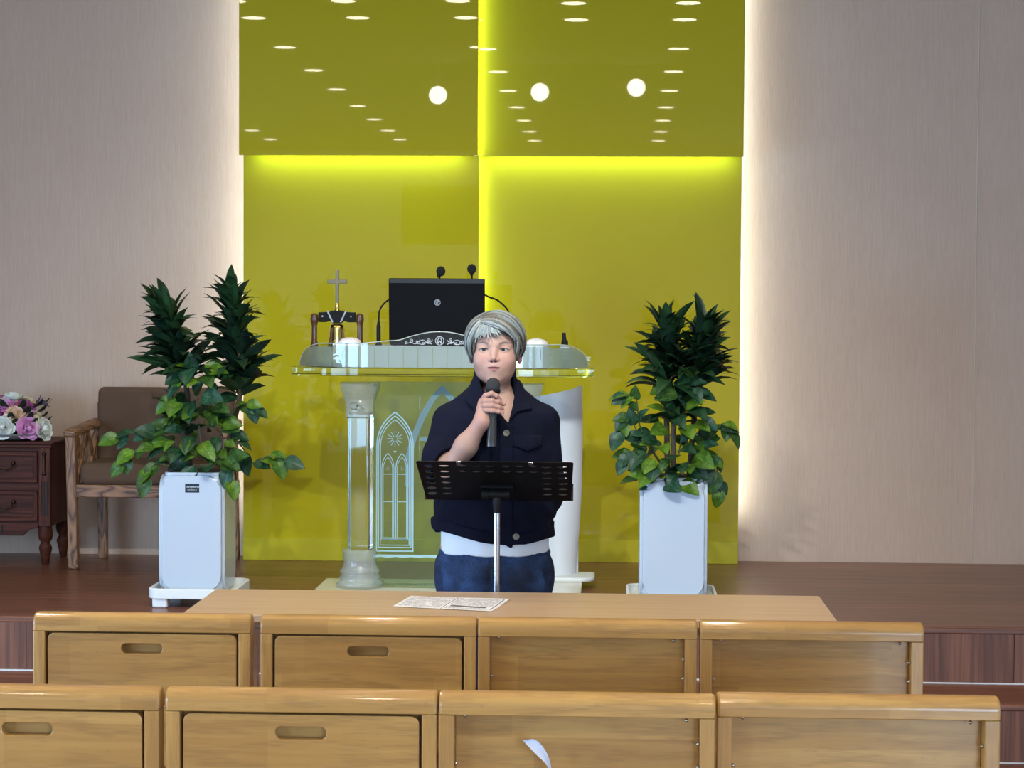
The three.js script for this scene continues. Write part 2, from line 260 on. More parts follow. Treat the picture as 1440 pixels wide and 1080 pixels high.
// ---------------------------------------------------------------- pew chairs
function flapChair(w, flap) {
  const g = new THREE.Group(), sw = 0.029, h = 0.83;
  obj('crest_rail', uvm(ext(roundRect(0.057, 0.043, [0.002, 0.002, 0.024, 0.027], 0, h - 0.0215), w, 0.006, 10).rotateY(Math.PI / 2).translate(-w / 2, 0, -0.0022), 'x'), M.beech, g);
  for (const s of [-1, 1]) {
    obj('stile', uvm(at(box(sw, h - 0.043, 0.05, 0.003), s * (w / 2 - sw / 2 - 0.001), (h - 0.043) / 2, 0.0), 'y'), M.beech, g);
    obj('leg', uvm(at(box(0.035, 0.41, 0.04, 0.004), s * (w / 2 - 0.03), 0.205, -0.42), 'y'), M.beech, g);
  }
  const iw = w - 2 * sw - 0.004;
  obj('seat', uvm(at(box(w - 0.06, 0.03, 0.43, 0.01), 0, 0.425, -0.24), 'x'), M.beech, g);
  obj('bottom_rail', uvm(at(box(iw, 0.05, 0.03, 0.003), 0, 0.43, 0.0), 'x'), M.beech, g);
  if (flap) {
    const top = h - 0.048, y0 = 0.46, s = roundRect(iw - 0.009, top - y0, [0.002, 0.002, 0.016, 0.016], 0, (top + y0) / 2);
    s.holes.push(roundRect(0.1, 0.025, 0.0115, 0, 0.746));
    obj('writing_flap', uvm(ext(s, 0.02, 0.0015, 8).translate(0, 0, 0.001), 'x'), M.beech, g);
    obj('back_panel', uvm(at(box(iw, 0.33, 0.012, 0.001), 0, 0.625, -0.012), 'x'), M.beech, g);
  } else {
    obj('back_panel', uvm(at(box(iw, 0.33, 0.012, 0.001), 0, 0.625, -0.019), 'x'), M.beech, g);
    obj('book_ledge', uvm(at(box(iw, 0.012, 0.06, 0.002), 0, 0.52, 0.022), 'x'), M.beech, g);
    for (const [x, y, rx] of [[iw / 2 - 0.002, 0.735, 1], [iw / 2 - 0.002, 0.69, 1], [-iw / 2 + 0.002, 0.69, 1], [iw / 2 - 0.025, h - 0.049, 0], [-iw / 2 + 0.02, h - 0.046, 0]]) obj('screw', at(new THREE.SphereGeometry(0.004, 10, 8).scale(1, 1, 1), x, y, 0.012), M.screw, g);
  }
  return g;
}
const pews = [
  [-1.117, -4.85, 0.532, 1, 'pale wooden chair with handle-slot flap, by the table end under the left plant'],
  [-0.567, -4.85, 0.523, 1, 'wooden chair with handle-slot flap, behind the sheet of paper on the table'],
  [-0.04, -4.85, 0.526, 0, 'open-backed wooden chair without flap, second in from the stage steps, touching the table row'],
  [0.494, -4.85, 0.531, 0, 'open-backed wooden chair at the row end beyond the table corner, beside the steps'],
  [-1.128, -3.915, 0.525, 1, 'wooden flap chair in the rear row, behind the palest front-row chair'],
  [-0.5885, -3.915, 0.533, 1, 'wooden flap chair with glossy top rail in the rear row, next to the open-backed ones'],
  [-0.0515, -3.915, 0.535, 0, 'open-backed wooden chair with a curled white paper standing in its back'],
  [0.4915, -3.935, 0.545, 0, 'wide-framed open-backed wooden chair at the end of the rear row, by the aisle'],
];
for (const [x, z, w, flap, label] of pews) {
  const g = flapChair(w, flap); g.name = numbered('wooden_chair'); g.position.set(x, 0, z); scene.add(g); tag(g, label, 'chair', z < -4.5 ? 'front row of wooden chairs' : 'rear row of wooden chairs');
}
{ // curled sheet standing in the open back of a rear-row chair; base of the sheet on the book ledge
  const Lc = new THREE.CatmullRomCurve3([V(-0.05, 0.2205, 0.03), V(-0.026, 0.1945, 0.026), V(-0.0015, 0.1675, 0.02), V(0.006, 0.12, 0.012), V(-0.03, 0.05, 0.004), V(-0.06, 0.003, 0)]);
  const Rc = new THREE.CatmullRomCurve3([V(-0.049, 0.2208, 0.03), V(-0.027, 0.2185, 0.012), V(-0.007, 0.195, 0.0), V(0.003, 0.1675, -0.004), V(0.012, 0.12, -0.006), V(0.035, 0.05, -0.005), V(0.07, 0.003, -0.004)]);
  const g = new THREE.BufferGeometry(), P = [], I = [], n = 8, m = 28;
  for (let j = 0; j <= m; j++) { const a = Lc.getPoint(j / m), b = Rc.getPoint(j / m); for (let i = 0; i <= n; i++) { const u = i / n, q = a.clone().lerp(b, u); P.push(q.x, q.y, q.z - 0.006 * Math.sin(u * Math.PI)); if (i < n && j < m) { const k = j * (n + 1) + i; I.push(k, k + n + 2, k + 1, k, k + n + 1, k + n + 2); } } }
  g.setAttribute('position', new THREE.Float32BufferAttribute(P, 3)); g.setIndex(I); g.computeVertexNormals();
  const o = obj('paper_sheet', g, std({ color: lin(0.62, 0.68, 0.82), roughness: 0.8, side: THREE.DoubleSide })); o.position.set(-0.1045, 0.526, -3.888);
  tag(o, 'curled white paper sheet standing in the back of an open chair', 'paper');
}
// ---------------------------------------------------------------- front table and its sheet of paper
{
  const x0 = -1.16, x1 = 0.634, z0 = -5.985, z1 = -5.49, t = thing('folding_table', 'long beech-topped folding table in front of the standing speaker', 'table', [(x0 + x1) / 2, 0, (z0 + z1) / 2]), w = x1 - x0, d = z1 - z0;
  obj('tabletop', uvm(at(box(w, 0.022, d, 0.004), 0, 0.719, 0), 'x'), M.tabletop, t);
  obj('apron_rail', [at(box(w - 0.3, 0.03, 0.025, 0.003), 0, 0.693, 0.17), at(box(w - 0.3, 0.03, 0.025, 0.003), 0, 0.693, -0.17)], M.steel, t);
  for (const s of [-1, 1]) {
    for (const k of [-1, 1]) obj('leg', at(box(0.028, 0.65, 0.028, 0.004), s * (w / 2 - 0.19), 0.36, k * 0.19), M.steel, t);
    obj('foot_bar', at(box(0.04, 0.03, 0.44, 0.006), s * (w / 2 - 0.19), 0.05, 0), M.steel, t);
    for (const k of [-1, 1]) obj('caster', at(cyl(0.022, 0.022, 0.02, 16).rotateZ(Math.PI / 2), s * (w / 2 - 0.19), 0.0225, k * 0.18), M.black, t);
  }
  const cv = document.createElement('canvas'); cv.width = 420; cv.height = 297; const c = cv.getContext('2d');
  c.fillStyle = '#f4f3f6'; c.fillRect(0, 0, 420, 297); c.fillStyle = '#8d8d96';
  for (const [px, n] of [[14, 24], [212, 24]]) for (let i = 0; i < n; i++) { if (px > 200 && i > 15 && i < 20) continue; let x = px; while (x < px + 180) { const l = 6 + rnd(26); if (rnd() > 0.16) c.fillRect(x, 16 + i * 11, Math.min(l, px + 182 - x), 4.5); x += l + 4; } }
  c.fillStyle = '#6a6a74'; c.fillRect(202, 8, 4, 282); c.fillRect(225, 196, 150, 34); c.fillRect(400, 20, 5, 240);
  const tx = new THREE.CanvasTexture(cv); tx.colorSpace = THREE.SRGBColorSpace;
  const q = [[-0.596, -5.662], [-0.313, -5.592], [-0.273, -5.828], [-0.564, -5.875]].map(([x, z]) => [x + 0.436, z + 5.739]);
  const g = new THREE.BufferGeometry(), P = [], U = [], I = [], n = 10;
  for (let j = 0; j <= n; j++) for (let i = 0; i <= n; i++) {
    const u = i / n, v = j / n, a = [0, 1].map((k) => lerp(lerp(q[0][k], q[1][k], u), lerp(q[3][k], q[2][k], u), v));
    P.push(a[0], 0.0012 + 0.0015 * Math.sin(u * 5) * Math.sin(v * 4), a[1]); U.push(u, v); if (i < n && j < n) { const k = j * (n + 1) + i; I.push(k, k + 1, k + n + 2, k, k + n + 2, k + n + 1); }
  }
  g.setAttribute('position', new THREE.Float32BufferAttribute(P, 3)); g.setAttribute('uv', new THREE.Float32BufferAttribute(U, 2)); g.setIndex(I); g.computeVertexNormals();
  const o = obj('printed_sheet', g, std({ map: tx, roughness: 0.85, side: THREE.DoubleSide })); o.position.set(-0.436, 0.7305, -5.739); tag(o, 'sheet of printed text lying flat on the long table', 'paper');
}
// ---------------------------------------------------------------- chest of drawers, flowers, armchair
{
  const W = 1.0, D = 0.36, t = thing('drawer_chest', 'dark carved wooden chest of drawers beside the brown armchair', 'chest', [-2.465 - W / 2, 0.41, -8.9 - D / 2]);
  const hx = W / 2, zf = D / 2;
  obj('top_board', [uvm(at(box(W + 0.02, 0.014, D + 0.02, 0.005), 0, 0.547, 0), 'x'), uvm(at(box(W + 0.004, 0.016, D + 0.004, 0.004), 0, 0.533, 0), 'x')], M.cherry, t);
  obj('carcass', uvm(bx(-hx + 0.004, hx - 0.004, 0.175, 0.526, -zf, zf - 0.016, 0.004), 'x'), M.cherry, t);
  for (const s of [-1, 1]) {
    const p = obj('corner_post', uvm(at(box(0.054, 0.352, 0.03, 0.004), s * (hx - 0.031), 0.351, zf - 0.014), 'y'), M.cherry, t);
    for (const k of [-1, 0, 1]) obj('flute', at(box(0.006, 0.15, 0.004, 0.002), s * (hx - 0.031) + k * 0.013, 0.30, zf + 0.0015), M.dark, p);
    obj('split_spindle', at(lathe([[0, -0.052], [0.008, -0.05], [0.01, -0.044], [0.006, -0.038], [0.0045, -0.03], [0.007, 0.02], [0.005, 0.034], [0.01, 0.042], [0.008, 0.05], [0, 0.052]], 16), s * (hx - 0.031), 0.455, zf + 0.003), M.brass, p);
    for (const z of [zf - 0.03, -zf + 0.035]) obj('turned_foot', at(lathe([[0.012, 0], [0.017, 0.004], [0.021, 0.035], [0.031, 0.075], [0.026, 0.09], [0.019, 0.1], [0.03, 0.115], [0.034, 0.135], [0.03, 0.175]], 8), s * (hx - 0.035), 0.0, z), M.cherry, t);
  }
  for (const [y0, y1] of [[0.37, 0.51], [0.197, 0.335]]) {
    const d = obj('drawer', [uvm(bx(-hx + 0.062, hx - 0.062, y0, y1, zf - 0.018, zf - 0.006, 0.003), 'x')], M.cherry, t);
    const mw = W / 2 - 0.062, k = 0.02; obj('drawer_moulding', [uvm(bx(-mw, mw, y1 - k, y1, zf - 0.008, zf + 0.004, 0.004), 'x'), uvm(bx(-mw, mw, y0, y0 + k, zf - 0.008, zf + 0.004, 0.004), 'x'), uvm(bx(-mw, -mw + k, y0 + 0.002, y1 - 0.002, zf - 0.008, zf + 0.0035, 0.004), 'y'), uvm(bx(mw - k, mw, y0 + 0.002, y1 - 0.002, zf - 0.008, zf + 0.0035, 0.004), 'y')], M.cherry, d);
    for (const x of [-0.25, 0.25]) {
      const yc = (y0 + y1) / 2 + 0.006, cx = x === 0.25 ? hx - 0.22 : -hx + 0.22;
      obj('swan_handle', [tube([[cx - 0.05, yc + 0.012, zf + 0.004], [cx - 0.048, yc - 0.004, zf + 0.018], [cx - 0.025, yc - 0.016, zf + 0.022], [cx, yc - 0.02, zf + 0.022], [cx + 0.025, yc - 0.016, zf + 0.022], [cx + 0.048, yc - 0.004, zf + 0.018], [cx + 0.05, yc + 0.012, zf + 0.004]], 0.004, 24, 6), at(new THREE.SphereGeometry(0.009, 12, 8), cx - 0.05, yc + 0.012, zf + 0.002), at(new THREE.SphereGeometry(0.009, 12, 8), cx + 0.05, yc + 0.012, zf + 0.002)], M.brass, d);
    }
  }
  const ap = poly([[-hx + 0.06, 0.19], [-hx + 0.06, 0.168], [-hx + 0.1, 0.16], [-hx + 0.13, 0.132], [hx - 0.13, 0.132], [hx - 0.1, 0.16], [hx - 0.06, 0.168], [hx - 0.06, 0.19]]);
  obj('shaped_apron', uvm(ext(ap, 0.016, 0.003).translate(0, 0, zf - 0.02), 'x'), M.cherry, t);
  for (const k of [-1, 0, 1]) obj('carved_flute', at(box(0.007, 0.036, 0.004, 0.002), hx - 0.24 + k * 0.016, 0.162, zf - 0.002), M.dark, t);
}
const petalGeo = (w, h, cup, curl) => { const g = new THREE.PlaneGeometry(1, 1, 4, 5), p = g.attributes.position; for (let i = 0; i < p.count; i++) { const u = p.getX(i) * 2, v = p.getY(i) + 0.5, ww = w * Math.pow(Math.sin(Math.PI * (0.12 + 0.8 * v)), 0.6) * 0.5; p.setXYZ(i, u * ww, v * h, -cup * u * u * ww - curl * Math.pow(v, 3) + cup * 0.6 * Math.sin(v * Math.PI)); } g.computeVertexNormals(); return g; };
function roseGeo(r) {
  const g = [at(new THREE.SphereGeometry(r * 0.34, 10, 8).scale(1, 1, 1), 0, r * 0.35, 0)];
  let a = 0; for (let ring = 0; ring < 5; ring++) { const n = [3, 4, 5, 6, 7][ring], tilt = [0.1, 0.28, 0.5, 0.78, 1.1][ring], rad = r * [0.12, 0.22, 0.32, 0.4, 0.46][ring];
    for (let k = 0; k < n; k++) { a += 2.4; const q = petalGeo(r * (0.75 + ring * 0.13), r * (0.82 + ring * 0.05), 0.25 * r, -r * 0.12 * (ring - 1.2)); q.rotateX(tilt + rnd(-0.08, 0.08)); q.translate(0, -r * 0.12, rad); q.rotateY(a + rnd(-0.15, 0.15)); g.push(q); } }
  return join(g);
}
{
  const t = thing('flower_arrangement', 'low bouquet of white, pink and peach roses on the dark chest', 'flowers', [-2.67, 0.9655, -9.03]); t.scale.setScalar(0.9);
  obj('dish', lathe([[0, 0], [0.1, 0], [0.15, 0.012], [0.19, 0.03], [0.185, 0.034], [0.12, 0.02], [0, 0.018]], 28), std({ color: lin(0.3, 0.29, 0.27), roughness: 0.4 }), t);
  obj('floral_foam', at(new THREE.SphereGeometry(0.1, 20, 14).scale(1.25, 0.85, 1), 0, 0.1, 0), std({ color: lin(0.045, 0.085, 0.035), roughness: 0.9 }), t);
  const rm = (r, g, b) => std({ color: lin(r, g, b), roughness: 0.7, side: THREE.DoubleSide });
  const W_ = rm(0.82, 0.82, 0.74), Pk = rm(0.75, 0.33, 0.6), Mg = rm(0.46, 0.1, 0.3), Pe = rm(0.82, 0.55, 0.36), Cr = rm(0.78, 0.66, 0.42), big = roseGeo(0.05), mid = roseGeo(0.04);
  const lst = [[0.0, 0.205, 0.02, W_, big, 0.1], [-0.01, 0.17, 0.09, Pk, mid, 0.5], [0.075, 0.165, 0.06, Mg, mid, 0.5], [-0.035, 0.125, 0.115, Mg, mid, 0.9], [0.04, 0.13, 0.12, Pe, mid, 0.8], [-0.01, 0.07, 0.15, W_, big, 1.15], [0.105, 0.062, 0.125, Pk, big, 1.1], [0.125, 0.11, 0.06, Cr, mid, 0.7], [0.165, 0.055, 0.06, W_, big, 1.0], [0.1, 0.135, 0.05, Pk, mid, 0.6], [-0.09, 0.16, 0.05, W_, mid, 0.7], [-0.1, 0.1, 0.11, Pe, mid, 1], [-0.14, 0.07, 0.06, Pk, big, 1], [-0.08, 0.19, -0.02, Mg, mid, 0.3], [0.06, 0.185, -0.04, Cr, mid, 0.4]];
  for (const [x, y, z, m, g, tl] of lst) { const o = obj('rose', g, m, t); o.position.set(x, y, z); const d = V(x, 0.02 + (1.2 - tl) * 0.15, z).normalize(); o.quaternion.setFromUnitVectors(V(0, 1, 0), d); o.rotateY(rnd(6)); o.scale.setScalar(0.86); }
  const lm = std({ color: lin(0.012, 0.035, 0.014), roughness: 0.6, side: THREE.DoubleSide }), lg = petalGeo(0.04, 0.08, 0.01, 0.01);
  for (let i = 0; i < 44; i++) { const a = i * 2.4, o = obj('leaf', lg, lm, t); o.position.set(0.12 * Math.cos(a), 0.045 + 0.03 * (i % 5), 0.1 * Math.sin(a)); o.rotation.set(1.2, -a + Math.PI / 2, 0, 'YXZ'); }
  const sm = std({ color: lin(0.14, 0.07, 0.13), roughness: 0.8 });
  for (let i = 0; i < 7; i++) obj('sprig', tube([[0.1, 0.15, 0.03], [0.12 + i * 0.004, 0.18, 0.03], [0.125 + 0.012 * i, 0.225 - 0.014 * Math.abs(i - 2), 0.03 + 0.006 * i]], 0.003, 8, 5), sm, t);
}
{
  const t = thing('armchair', 'wooden armchair with brown upholstered seat and crossed side slats', 'armchair', [-2.0, 0.41, -8.8]), xo = 0.336;
  const wob = (g) => uvm(g, 'y');
  for (const s of [-1, 1]) {
    obj('leg', [wob(bar([s * xo, 0.004, 0], [s * (xo + 0.012), 0.585, 0], 0.043, 0.044, 0.006)), uvm(at(box(0.046, 0.022, 0.048, 0.008), s * xo, 0.011, 0))], M.ash, t);
    obj('leg', wob(bar([s * (xo - 0.03), 0, -0.40], [s * (xo - 0.035), 0.72, -0.36], 0.04, 0.04, 0.005)), M.ash, t);
    obj('armrest', [uvm(bar([s * (xo + 0.014), 0.598, 0.03], [s * (xo - 0.02), 0.63, -0.37], 0.055, 0.034, 0.012), 'z')], M.ash, t);
    obj('side_rail', uvm(bar([s * xo, 0.345, 0.0], [s * (xo - 0.02), 0.345, -0.38], 0.03, 0.05, 0.004), 'z'), M.ash, t);
    obj('cross_slat', wob(bar([s * xo, 0.36, -0.03], [s * (xo - 0.006), 0.6, -0.17], 0.024, 0.028)), M.ash, t);
    obj('cross_slat', wob(bar([s * xo, 0.59, -0.03], [s * (xo - 0.006), 0.36, -0.17], 0.022, 0.026)), M.ash, t);
    obj('cross_slat', wob(bar([s * (xo - 0.01), 0.36, -0.17], [s * (xo - 0.02), 0.6, -0.34], 0.024, 0.028)), M.ash, t);
    obj('cross_slat', wob(bar([s * (xo - 0.01), 0.6, -0.17], [s * (xo - 0.02), 0.36, -0.34], 0.022, 0.026)), M.ash, t);
  }
  obj('front_rail', uvm(at(box(2 * xo - 0.02, 0.055, 0.03, 0.004), 0, 0.346, 0.0), 'x'), M.ash, t);
  obj('back_rail', uvm(at(box(2 * xo - 0.1, 0.05, 0.03, 0.004), 0, 0.35, -0.38), 'x'), M.ash, t);
  const cushion = (w, h, d, r, puff) => { const g = mergeVertices(new RoundedBoxGeometry(w, h, d, 6, r)); const p = g.attributes.position; return g; };
  obj('seat_cushion', uvm(at(cushion(2 * xo - 0.05, 0.1, 0.43, 0.035), 0, 0.42, -0.2), 'x'), M.fabric, t);
  obj('back_cushion', uvm(at(cushion(2 * xo - 0.045, 0.36, 0.09, 0.03), 0, 0.61, -0.35, -0.1), 'x'), M.fabric, t);
}
// ---------------------------------------------------------------- potted plants
function blade(len, wid, bend, fold) {                    // a strap-like dracaena leaf growing along +y, upper side to +z
  const n = 6, P = [], I = [], N = [];
  for (let i = 0; i <= n; i++) { const t = i / n, w = wid * 0.5 * Math.pow(Math.sin(Math.PI * clamp(0.1 + 0.88 * t, 0, 1)), 0.75) * (t > 0.99 ? 0.05 : 1), a = bend * t * t, y = len * (t - 0.18 * a * t), z = -len * 0.5 * a * t; for (const k of [-1, 0, 1]) P.push(k * w, y, z + Math.abs(k) * w * fold); }
  for (let i = 0; i < n; i++) for (let k = 0; k < 2; k++) { const a = i * 3 + k; I.push(a, a + 1, a + 4, a, a + 4, a + 3); }
  const g = new THREE.BufferGeometry(); g.setAttribute('position', new THREE.Float32BufferAttribute(P, 3)); g.setIndex(I); g.computeVertexNormals(); return g;
}
const blades = [blade(0.15, 0.042, 0.5, 0.3), blade(0.135, 0.045, 0.9, 0.25), blade(0.165, 0.038, 0.3, 0.35), blade(0.125, 0.044, 1.2, 0.2)];
const bladeMats = [[0.010, 0.030, 0.012], [0.014, 0.042, 0.014], [0.008, 0.022, 0.012], [0.02, 0.055, 0.018]].map((c) => phy({ color: lin(...c), roughness: 0.38, side: THREE.DoubleSide, specularIntensity: 0.7 }));
function vineLeaf(len, wid, bend) {                       // an ovate, quilted leaf along +y
  const n = 9, m = 6, P = [], U = [], I = [];
  for (let i = 0; i <= n; i++) { const t = i / n, w = wid * 0.5 * Math.pow(Math.sin(Math.PI * Math.pow(clamp(t * 0.985 + 0.015), 0.72)), 0.8) * (t > 0.999 ? 0.1 : 1);
    for (let k = 0; k <= m; k++) { const u = k / m * 2 - 1; P.push(u * w, len * (t - 0.12 * bend * t * t), 0.28 * w * Math.abs(u) - len * bend * 0.45 * t * t + 0.0016 * Math.sin((t * 7 - Math.abs(u) * 2.2) * 6.28) * (1 - Math.abs(u))); U.push(k / m, t); } }
  for (let i = 0; i < n; i++) for (let k = 0; k < m; k++) { const a = i * (m + 1) + k; I.push(a, a + 1, a + m + 2, a, a + m + 2, a + m + 1); }
  const g = new THREE.BufferGeometry(); g.setAttribute('position', new THREE.Float32BufferAttribute(P, 3)); g.setAttribute('uv', new THREE.Float32BufferAttribute(U, 2)); g.setIndex(I); g.computeVertexNormals(); return g;
}
const vines = [vineLeaf(0.1, 0.07, 0.5), vineLeaf(0.09, 0.06, 0.9), vineLeaf(0.075, 0.055, 0.3)];
const veinTex = (a, b) => tex(128, 128, (u, v) => { const x = Math.abs(u - 0.5) * 2, rib = Math.exp(-Math.pow(x / 0.05, 2)), side = Math.pow(Math.max(0, Math.cos((v * 7 - x * 2.2) * 6.28)), 8) * (1 - x * 0.7), n = fbm(u, v, 6, 6, 3, 171); return mixc(a, b, clamp(rib * 0.45 + side * 0.3 + (n - 0.5) * 1.0 + 0.3)); });
const vineMats = [[[26, 54, 18], [96, 124, 52]], [[40, 72, 16], [120, 148, 48]], [[14, 40, 22], [66, 104, 66]], [[52, 86, 18], [138, 160, 52]], [[16, 44, 28], [80, 118, 88]]].map(([a, b]) => phy({ map: veinTex(a, b), roughness: 0.4, side: THREE.DoubleSide, specularIntensity: 0.6 }));
const stemMat = std({ color: lin(0.05, 0.075, 0.02), roughness: 0.7 }), caneMat = std({ color: lin(0.07, 0.05, 0.03), roughness: 0.85 });

function pottedPlant(label, pos, turn, spec) {
  const t = thing('potted_plant', label, 'plant', pos, turn, 'white tall planters on the stage');
  const W = 0.245, H = 0.46, pot = obj('planter', [at(box(W - 0.004, H, W - 0.004, 0.03, 5), 0, H / 2, 0)], M.white, t);
  for (const a of [0, 1, 2, 3]) { const f = ext(roundRect(W - 0.012, H - 0.01, 0.068, 0, 0), 0.014, 0.003, 12).translate(0, H / 2, W / 2 - 0.008); f.rotateY(a * Math.PI / 2); obj('face_panel', f, M.white, pot); }
  obj('rim', ext((() => { const s = roundRect(W - 0.02, W - 0.02, 0.03); s.holes.push(roundRect(W - 0.045, W - 0.045, 0.02)); return s; })(), 0.012, 0.002).rotateX(-Math.PI / 2).translate(0, H - 0.006, 0), M.white, pot);
  obj('soil', at(box(W - 0.05, 0.012, W - 0.05, 0.002), 0, H + 0.001, 0), M.soil, t);
  if (spec.sign) {
    const cv = document.createElement('canvas'); cv.width = 256; cv.height = 160; const c = cv.getContext('2d'); c.fillStyle = '#0a0d12'; c.fillRect(0, 0, 256, 160);
    c.fillStyle = '#cfd4d8'; c.font = 'italic bold 46px serif'; c.fillText('Aroys', 20, 70); c.fillText('Voreen', 122, 70); c.font = '16px sans-serif'; c.fillRect(40, 108, 140, 7); c.font = 'italic 40px serif'; c.fillText('g', 188, 122);
    const tx = new THREE.CanvasTexture(cv); tx.colorSpace = THREE.SRGBColorSpace;
    obj('maker_label', at(new THREE.PlaneGeometry(0.055, 0.034), 0.004, H - 0.053, W / 2 + 0.0062), std({ map: tx, roughness: 0.5 }), pot).userData.label = 'small black maker label with white lettering';
  }
  let nb = 0;
  for (const [bx0, by0, bz0, tx0, ty0, tz0, fx, n, rad] of spec.crowns) {      // crown base, crown top, cane foot x, leaf count
    obj('cane', tube([[fx, H - 0.02, bz0 * 0.6], [lerp(fx, bx0, 0.6), lerp(H, by0, 0.6), bz0 * 0.9], [bx0, by0, bz0], [tx0, ty0, tz0]], 0.011, 16, 7), caneMat, t);
    const A = V(bx0, by0, bz0), B = V(tx0, ty0, tz0), ax = B.clone().sub(A).normalize();
    for (let i = 0; i < n; i++) {
      const f = i / (n - 1), a = i * 2.39996 + rnd(0.4), p = A.clone().lerp(B, Math.pow(f, 0.9)), el = lerp(0.35, 1.3, Math.pow(f, 1.25)) + rnd(-0.4, 0.4);
      const side = V(Math.cos(a), 0, Math.sin(a)), dir = side.clone().multiplyScalar(Math.cos(el)).addScaledVector(ax, Math.sin(el) + 0.3).normalize();
      const o = obj('strap_leaf', blades[i % 4], bladeMats[(i * 7 + (i >> 2)) % 4], t); o.position.copy(p);
      const x = new THREE.Vector3().crossVectors(dir, V(0, 1, 0)).normalize(), z = new THREE.Vector3().crossVectors(x, dir); o.quaternion.setFromRotationMatrix(new THREE.Matrix4().makeBasis(x, dir, z)); o.rotateY(rnd(-0.7, 0.7)); o.scale.setScalar(rad * rnd(0.8, 1.32) * (1 - 0.2 * f)); nb++;
    }
  }
  const put = (x, y, z, dir, s) => { const o = obj('vine_leaf', vines[Math.floor(rnd(3))], vineMats[Math.floor(rnd(5))], t); o.position.set(x, y, z); const d = dir.clone().normalize(), xx = new THREE.Vector3().crossVectors(d, V(rnd(-0.25, 0.25), 0.75, 0.66)).normalize(), zz = new THREE.Vector3().crossVectors(xx, d); o.quaternion.setFromRotationMatrix(new THREE.Matrix4().makeBasis(xx, d, zz)); o.rotateY(rnd(-0.4, 0.4)); o.scale.setScalar(s); };
  for (const [n, cx, cy, cz, rx, ry, rz] of spec.mounds) for (let i = 0; i < n; i++) {
    const a = i * 2.39996, el = lerp(-0.75, 1.15, (i + 0.5) / n) , r = rnd(0.72, 1.0), dx = Math.cos(a) * Math.cos(el), dz = Math.abs(Math.sin(a) * Math.cos(el)) * (i % 4 ? 1 : -1), dy = Math.sin(el);
    put(cx + rx * r * dx, cy + ry * r * dy, cz + rz * r * dz, V(dx * 1.0 + rnd(-0.5, 0.5), dy * 0.5 - 0.25 + rnd(-0.45, 0.5), dz * 0.7 + 0.15), rnd(0.7, 1.15));
  }
  for (const path of spec.trails) {
    const c = new THREE.CatmullRomCurve3(path.map((p) => V(...p))); obj('vine_stem', new THREE.TubeGeometry(c, 20, 0.0028, 5), stemMat, t);
    const n = Math.max(3, Math.round(c.getLength() / 0.045)); for (let i = Math.floor(n * 0.35); i <= n; i++) { const u = i / n, p = c.getPoint(u), d = c.getTangent(u), k = i % 2 ? 1 : -1; put(p.x, p.y, p.z, V(d.x + k * 0.5 * d.y + rnd(-0.2, 0.2), d.y - k * 0.5 * d.x - 0.45, d.z + 0.35), i === n ? 0.9 : rnd(0.7, 1)); }
  }
  return t;
}
function plantTray(label, pos) {
  const t = thing('plant_stand', label, 'plant stand', pos, 0, 'white plant stands'), w = 0.345;
  const s = roundRect(w, w, 0.05); obj('tray_floor', ext(s, 0.016, 0.004, 8).rotateX(-Math.PI / 2).translate(0, 0.036, 0), M.plasticWhite, t);
  const r = roundRect(w, w, 0.05); r.holes.push(roundRect(w - 0.022, w - 0.022, 0.04)); obj('tray_rim', ext(r, 0.032, 0.004, 8).rotateX(-Math.PI / 2).translate(0, 0.044, 0), M.plasticWhite, t);
  for (const a of [-1, 1]) for (const b of [-1, 1]) obj('foot', at(box(0.06, 0.042, 0.06, 0.008), a * (w / 2 - 0.048), 0.021, b * (w / 2 - 0.042)), M.plasticWhite, t);
}
plantTray('white plastic plant stand under the planter with the black maker label', [-1.585, 0.41, -7.852]);
plantTray('white plastic plant stand under the unmarked planter, mostly behind the long table', [0.258, 0.41, -7.83]);
pottedPlant('tall white planter with black maker label, two spread dracaena canes and trailing vine', [-1.596, 0.4625, -7.865], 0, {
  sign: true,
  crowns: [[-0.045, 0.79, 0.0, -0.13, 1.07, 0.0, -0.03, 132, 1.15], [0.165, 0.76, 0, 0.135, 1.12, 0.0, 0.09, 140, 1.15], [-0.05, 0.6, 0.02, -0.08, 0.7, 0.02, -0.04, 26, 0.85]],
  mounds: [[46, 0.0, 0.6, 0.02, 0.15, 0.11, 0.12], [14, 0.0, 0.72, 0.03, 0.12, 0.07, 0.1], [9, 0.0, 0.84, 0.03, 0.07, 0.05, 0.06], [8, 0.06, 0.5, 0.05, 0.1, 0.03, 0.06]],
  trails: [[[-0.03, 0.5, 0.03], [-0.12, 0.6, 0.06], [-0.22, 0.62, 0.08], [-0.29, 0.6, 0.09]], [[-0.03, 0.5, 0.03], [-0.13, 0.56, 0.06], [-0.22, 0.55, 0.1], [-0.27, 0.5, 0.1]], [[-0.05, 0.48, 0.05], [-0.14, 0.5, 0.1], [-0.18, 0.45, 0.12]],
    [[0.05, 0.5, 0.03], [0.16, 0.58, 0.04], [0.23, 0.5, 0.05], [0.29, 0.53, 0.05], [0.35, 0.51, 0.05]], [[0.06, 0.55, 0.0], [0.15, 0.7, 0.03], [0.2, 0.73, 0.04], [0.23, 0.71, 0.04]], [[0.05, 0.5, 0.06], [0.13, 0.52, 0.1], [0.15, 0.44, 0.12]], [[0.02, 0.55, 0.03], [0.0, 0.75, 0.04], [-0.02, 0.86, 0.05], [-0.05, 0.85, 0.06]]],
});
